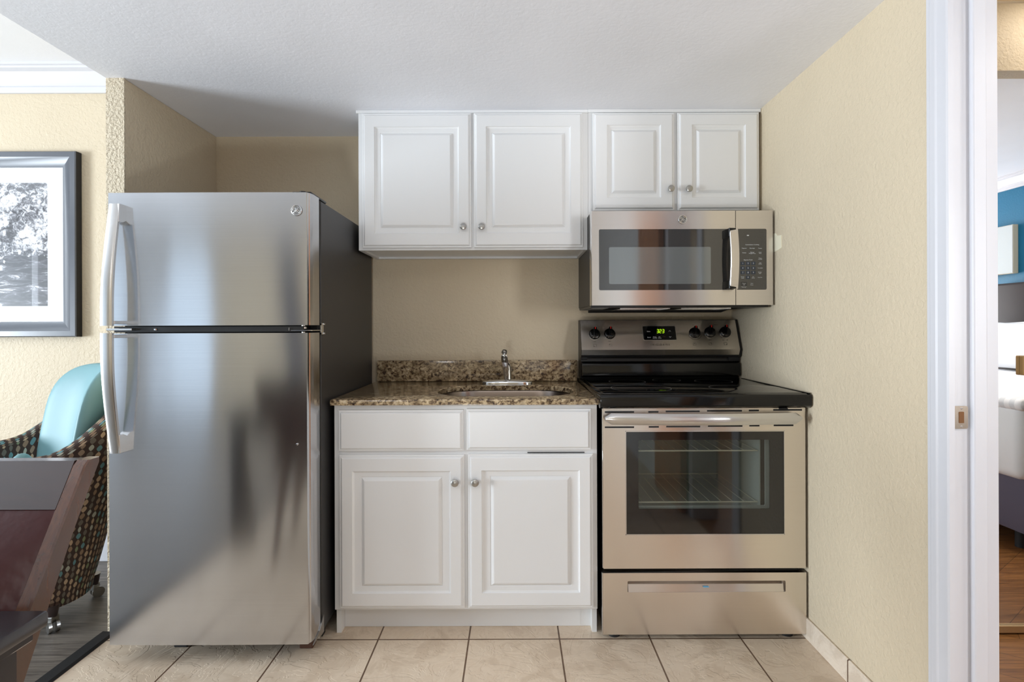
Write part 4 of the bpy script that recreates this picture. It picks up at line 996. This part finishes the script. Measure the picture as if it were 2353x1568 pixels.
zlow = .075
def fo(u, v):
    ph = (u * 2 - 1) * math.pi; return shell(ph, zlow + (rimh(ph) - .02 - zlow) * v)
def uvo(u, v):
    ph = (u * 2 - 1) * math.pi; return (ph * .30, zlow + (rimh(ph) - .02 - zlow) * v)
mb.grid(fo, NU, NV, True, uvo)
def fi(u, v):
    ph = (u * 2 - 1) * math.pi; h_ = rimh(ph)
    if v < .5:
        a_ = v / .5 * math.pi; base = shell(ph, h_ - .02, .028 - .028 * math.cos(a_)); return base + Vector((0, 0, .028 * math.sin(a_)))
    t = (v - .5) / .5; return shell(ph, h_ - .02 - (h_ - .02 - .36) * t, .056)
def uvi(u, v):
    ph = (u * 2 - 1) * math.pi; return (ph * .30, 1 + v * .5)
mb.grid(fi, NU, 16, True, uvi)
mb.build('shell', M['pattern'], ac, angle=60)
def local(fx, fy, z):     # fx forward, fy left of the chair
    return Vector((AC.x + fx * math.cos(fdir) - fy * math.sin(fdir), AC.y + fx * math.sin(fdir) + fy * math.cos(fdir), z))
# back cushion: rounded slab leaning on the inside of the back
mb = MB()
def cush(u, v):
    a_ = u * 2 * math.pi; b_ = (v - .5) * math.pi
    ca, sa = math.cos(a_), math.sin(a_); cb, sb = math.cos(b_), math.sin(b_)
    pw = lambda t, p: math.copysign(abs(t) ** p, t)
    hx = .055 * pw(sb, .8); wy = .235 * pw(ca, .45) * pw(cb, .55); hz = .275 * pw(sa, .55) * pw(cb, .55)
    z = .72 + hz; lean = -.155 - .16 * (z - .45); curve = .16 * (wy / .235) ** 2
    return local(lean + hx + curve * .8, wy, z)
mb.grid(cush, 48, 20, True); bmesh.ops.remove_doubles(mb.bm, verts=mb.bm.verts, dist=1e-5); mb.build('back_cushion', M['teal'], ac, angle=80)
mb = MB()
def seat(u, v):
    a_ = u * 2 * math.pi; b_ = (v - .5) * math.pi
    pw = lambda t, p: math.copysign(abs(t) ** p, t)
    return local(.0 + .215 * pw(math.cos(a_), .7) * pw(math.cos(b_), .5), .195 * pw(math.sin(a_), .7) * pw(math.cos(b_), .5), .44 + .07 * pw(math.sin(b_), .8))
mb.grid(seat, 48, 16, True); bmesh.ops.remove_doubles(mb.bm, verts=mb.bm.verts, dist=1e-5); mb.build('seat_cushion', M['teal'], ac, angle=80)
mb = MB()
def lump(u, v):
    a_ = u * 2 * math.pi; b_ = (v - .5) * math.pi
    c_ = shell(math.radians(-118), .62, .055)
    return c_ + Vector((.03 * math.cos(a_) * math.cos(b_), .05 * math.sin(a_) * math.cos(b_), .075 * math.sin(b_)))
mb.grid(lump, 24, 12, True); bmesh.ops.remove_doubles(mb.bm, verts=mb.bm.verts, dist=1e-5); mb.build('arm_pad', M['teal'], ac, angle=80)
for ang in (1, 91, 181, 271):
    a_ = fdir + math.radians(ang); p = Vector((AC.x + .180 * math.cos(a_), AC.y + .180 * math.sin(a_), 0))
    mb = MB(); mb.lathe([(0, .016), (1, .024)], p + Vector((0, 0, .055)), p + Vector((0, 0, .10)), 16); lg = mb.build('leg', M['wood_dark'], ac)
    mb = MB(); d_ = Vector((math.cos(a_), math.sin(a_), 0)); s_ = Vector((-d_.y, d_.x, 0))
    for q in (-.012, .012): mb.cyl(p + d_ * .012 + s_ * (q - .005) + Vector((0, 0, .022)), p + d_ * .012 + s_ * (q + .005) + Vector((0, 0, .022)), .022, .022, 20)
    mb.box(-.013, .013, -.018, .018, .034, .058, .002, 1, Matrix.Translation(p)); mb.build('caster', M['nickel'], lg)

# ---------------------------------------------------------------- dining chair
dc = thing('dining_chair', (-1.03, .85, 0), 'brown wooden dining chair with an oxblood leather back panel', 'chair')
CXR = -.775; CW = .47
def by(z): return .885 + .105 * ((z - .68) / .22)       # back plane: front face y at height z (leans away from the table)
def bx(z): return -.797 - .012 * (.90 - z) / .22      # stiles splay a little
mb = MB()
def stile(side):
    rings = []
    for z in (.0, .20, .42, .55, .68, .78, .86, .893, .902):
        if z >= .42: y = by(z); x = bx(z)
        else: y = by(.42) + (.42 - z) * .35; x = bx(.42)
        d_ = .037 if z > .8 else .037 + (.8 - z) * .08
        if z < .42: d_ = .045
        w_ = .025
        if z > .9: y += .005; d_ -= .010
        xa_, xb_ = (x - w_, x) if side > 0 else (2 * (CXR - CW / 2) - x, 2 * (CXR - CW / 2) - x + w_)
        e_ = .003
        rings.append([(xa_, y + e_, z), (xa_ + e_, y, z), (xb_ - e_, y, z), (xb_, y + e_, z), (xb_, y + d_ - e_, z), (xb_ - e_, y + d_, z), (xa_ + e_, y + d_, z), (xa_, y + d_ - e_, z)])
    mb = MB(); mb.ring_stack(rings); return mb.build('back_post', M['wood_chair'], dc, angle=30)
stile(1); stile(-1)
xa_ = 2 * (CXR - CW / 2) - bx(.86) + .03; xb_ = bx(.86) - .030
def slab(z0, z1, front, back, name, mat, x0=None, x1=None, puff=0.0, parent=dc):
    mb = MB(); nx, nz = 16, 12
    X0_, X1_ = x0, x1
    def f(u, v):
        z = z0 + (z1 - z0) * v; e1 = 2 * (CXR - CW / 2) - bx(z) + .024; e2 = bx(z) - .024
        x = e1 + (e2 - e1) * u; pf = puff * (1 - (2 * u - 1) ** 4) * (1 - (2 * v - 1) ** 4)
        return (x, by(z) + front - pf, z)
    def g(u, v):
        z = z0 + (z1 - z0) * v; e1 = 2 * (CXR - CW / 2) - bx(z) + .024; e2 = bx(z) - .024
        return (e1 + (e2 - e1) * u, by(z) + back, z)
    mb.grid(f, nx, nz); mb.grid(g, nx, nz)
    # side strips
    mb.grid(lambda u, v: f(u, 0) if v == 0 else g(u, 0), nx, 1); mb.grid(lambda u, v: f(u, 1) if v == 0 else g(u, 1), nx, 1)
    mb.grid(lambda u, v: f(0, u) if v == 0 else g(0, u), nz, 1); mb.grid(lambda u, v: f(1, u) if v == 0 else g(1, u), nz, 1)
    bmesh.ops.remove_doubles(mb.bm, verts=mb.bm.verts, dist=1e-5)
    return mb.build(name, mat, parent, angle=50)
slab(.823, .9015, .001, .024, 'top_rail', M['wood_dark'])
slab(.50, .824, .005, .022, 'back_panel', M['leather'], puff=.014)
slab(.45, .502, .003, .022, 'lower_rail', M['wood_dark'])
mb = MB(); mb.box(CXR - CW - .02, CXR - .04, .44, by(.42) + .005, .40, .45, .008, 2); mb.build('seat_frame', M['wood_chair'], dc)
mb = MB(); mb.box(CXR - CW - .015, CXR - .040, .435, by(.45) - .005, .445, .50, .02, 4); mb.build('seat', M['leather'], dc)
for x in (CXR - CW - .0, CXR - .05):
    mb = MB(); mb.box(x - .005, x + .035, .445, .485, 0, .405, .003, 1); mb.build('leg', M['wood_chair'], dc, smooth=False)

# ---------------------------------------------------------------- dining table (corner in view)
dt = thing('dining_table', (-1.25, .30, 0), 'dark espresso dining table, its corner at lower left', 'table')
mb = MB(); mb.box(-1.5, -.703, -.25, .803, .700, .724, .005, 2); mb.box(-1.488, -.715, -.238, .791, .684, .701, .003, 1); mb.build('tabletop', M['table_top'], dt)
mb = MB(); mb.box(-1.46, -.755, -.21, .775, .60, .685, .002, 1); mb.build('apron', M['table_top'], dt, smooth=False)
for x in (-1.48, -.800):
    for y in (-.23, .705):
        mb = MB(); mb.box(x, x + .072, y, y + .075, 0, .684, .004, 1); mb.build('leg', M['table_top'], dt, smooth=False)

# ---------------------------------------------------------------- strike plate on the door jamb
sp = thing('strike_plate', (1.09, 1.303, .92), 'worn nickel strike plate on the white door jamb', 'strike plate')
mb = MB(); mb.prism(rrect(1.074, 1.1135, .8945, .9505, .005, 4), 'Y', 1.3015, 1.3045); mb.build('plate', M['brass'], sp, smooth=False)
mb = MB(); mb.prism(rrect(1.0905, 1.1035, .9085, .9365, .002, 3), 'Y', 1.3010, 1.3030); mb.build('latch_hole', M['hole'], sp, smooth=False)
mb = MB()
def lip(u, v):
    zz = -1 + 2 * v; z = .9225 + .0265 * zz; ww = (1 - zz * zz) ** .5 if abs(zz) < 1 else 0
    a_ = u * 1.2; return (1.074 - (.003 + .010 * ww) * math.sin(a_) * .9, 1.3015 - .001 + (.003 + .010 * ww) * (1 - math.cos(a_)) * .5 - .002 * u, z)
mb.grid(lip, 6, 12); o = mb.build('lip', M['chrome'], sp, angle=60); md = o.modifiers.new('thick', 'SOLIDIFY'); md.thickness = .0015
for z in (.9005, .9445):
    mb = MB(); mb.lathe([(0, .0028), (1, .0018)], (1.0975, 1.302, z), (1.0975, 1.3000, z), 14); mb.build('screw', M['chrome'], sp)
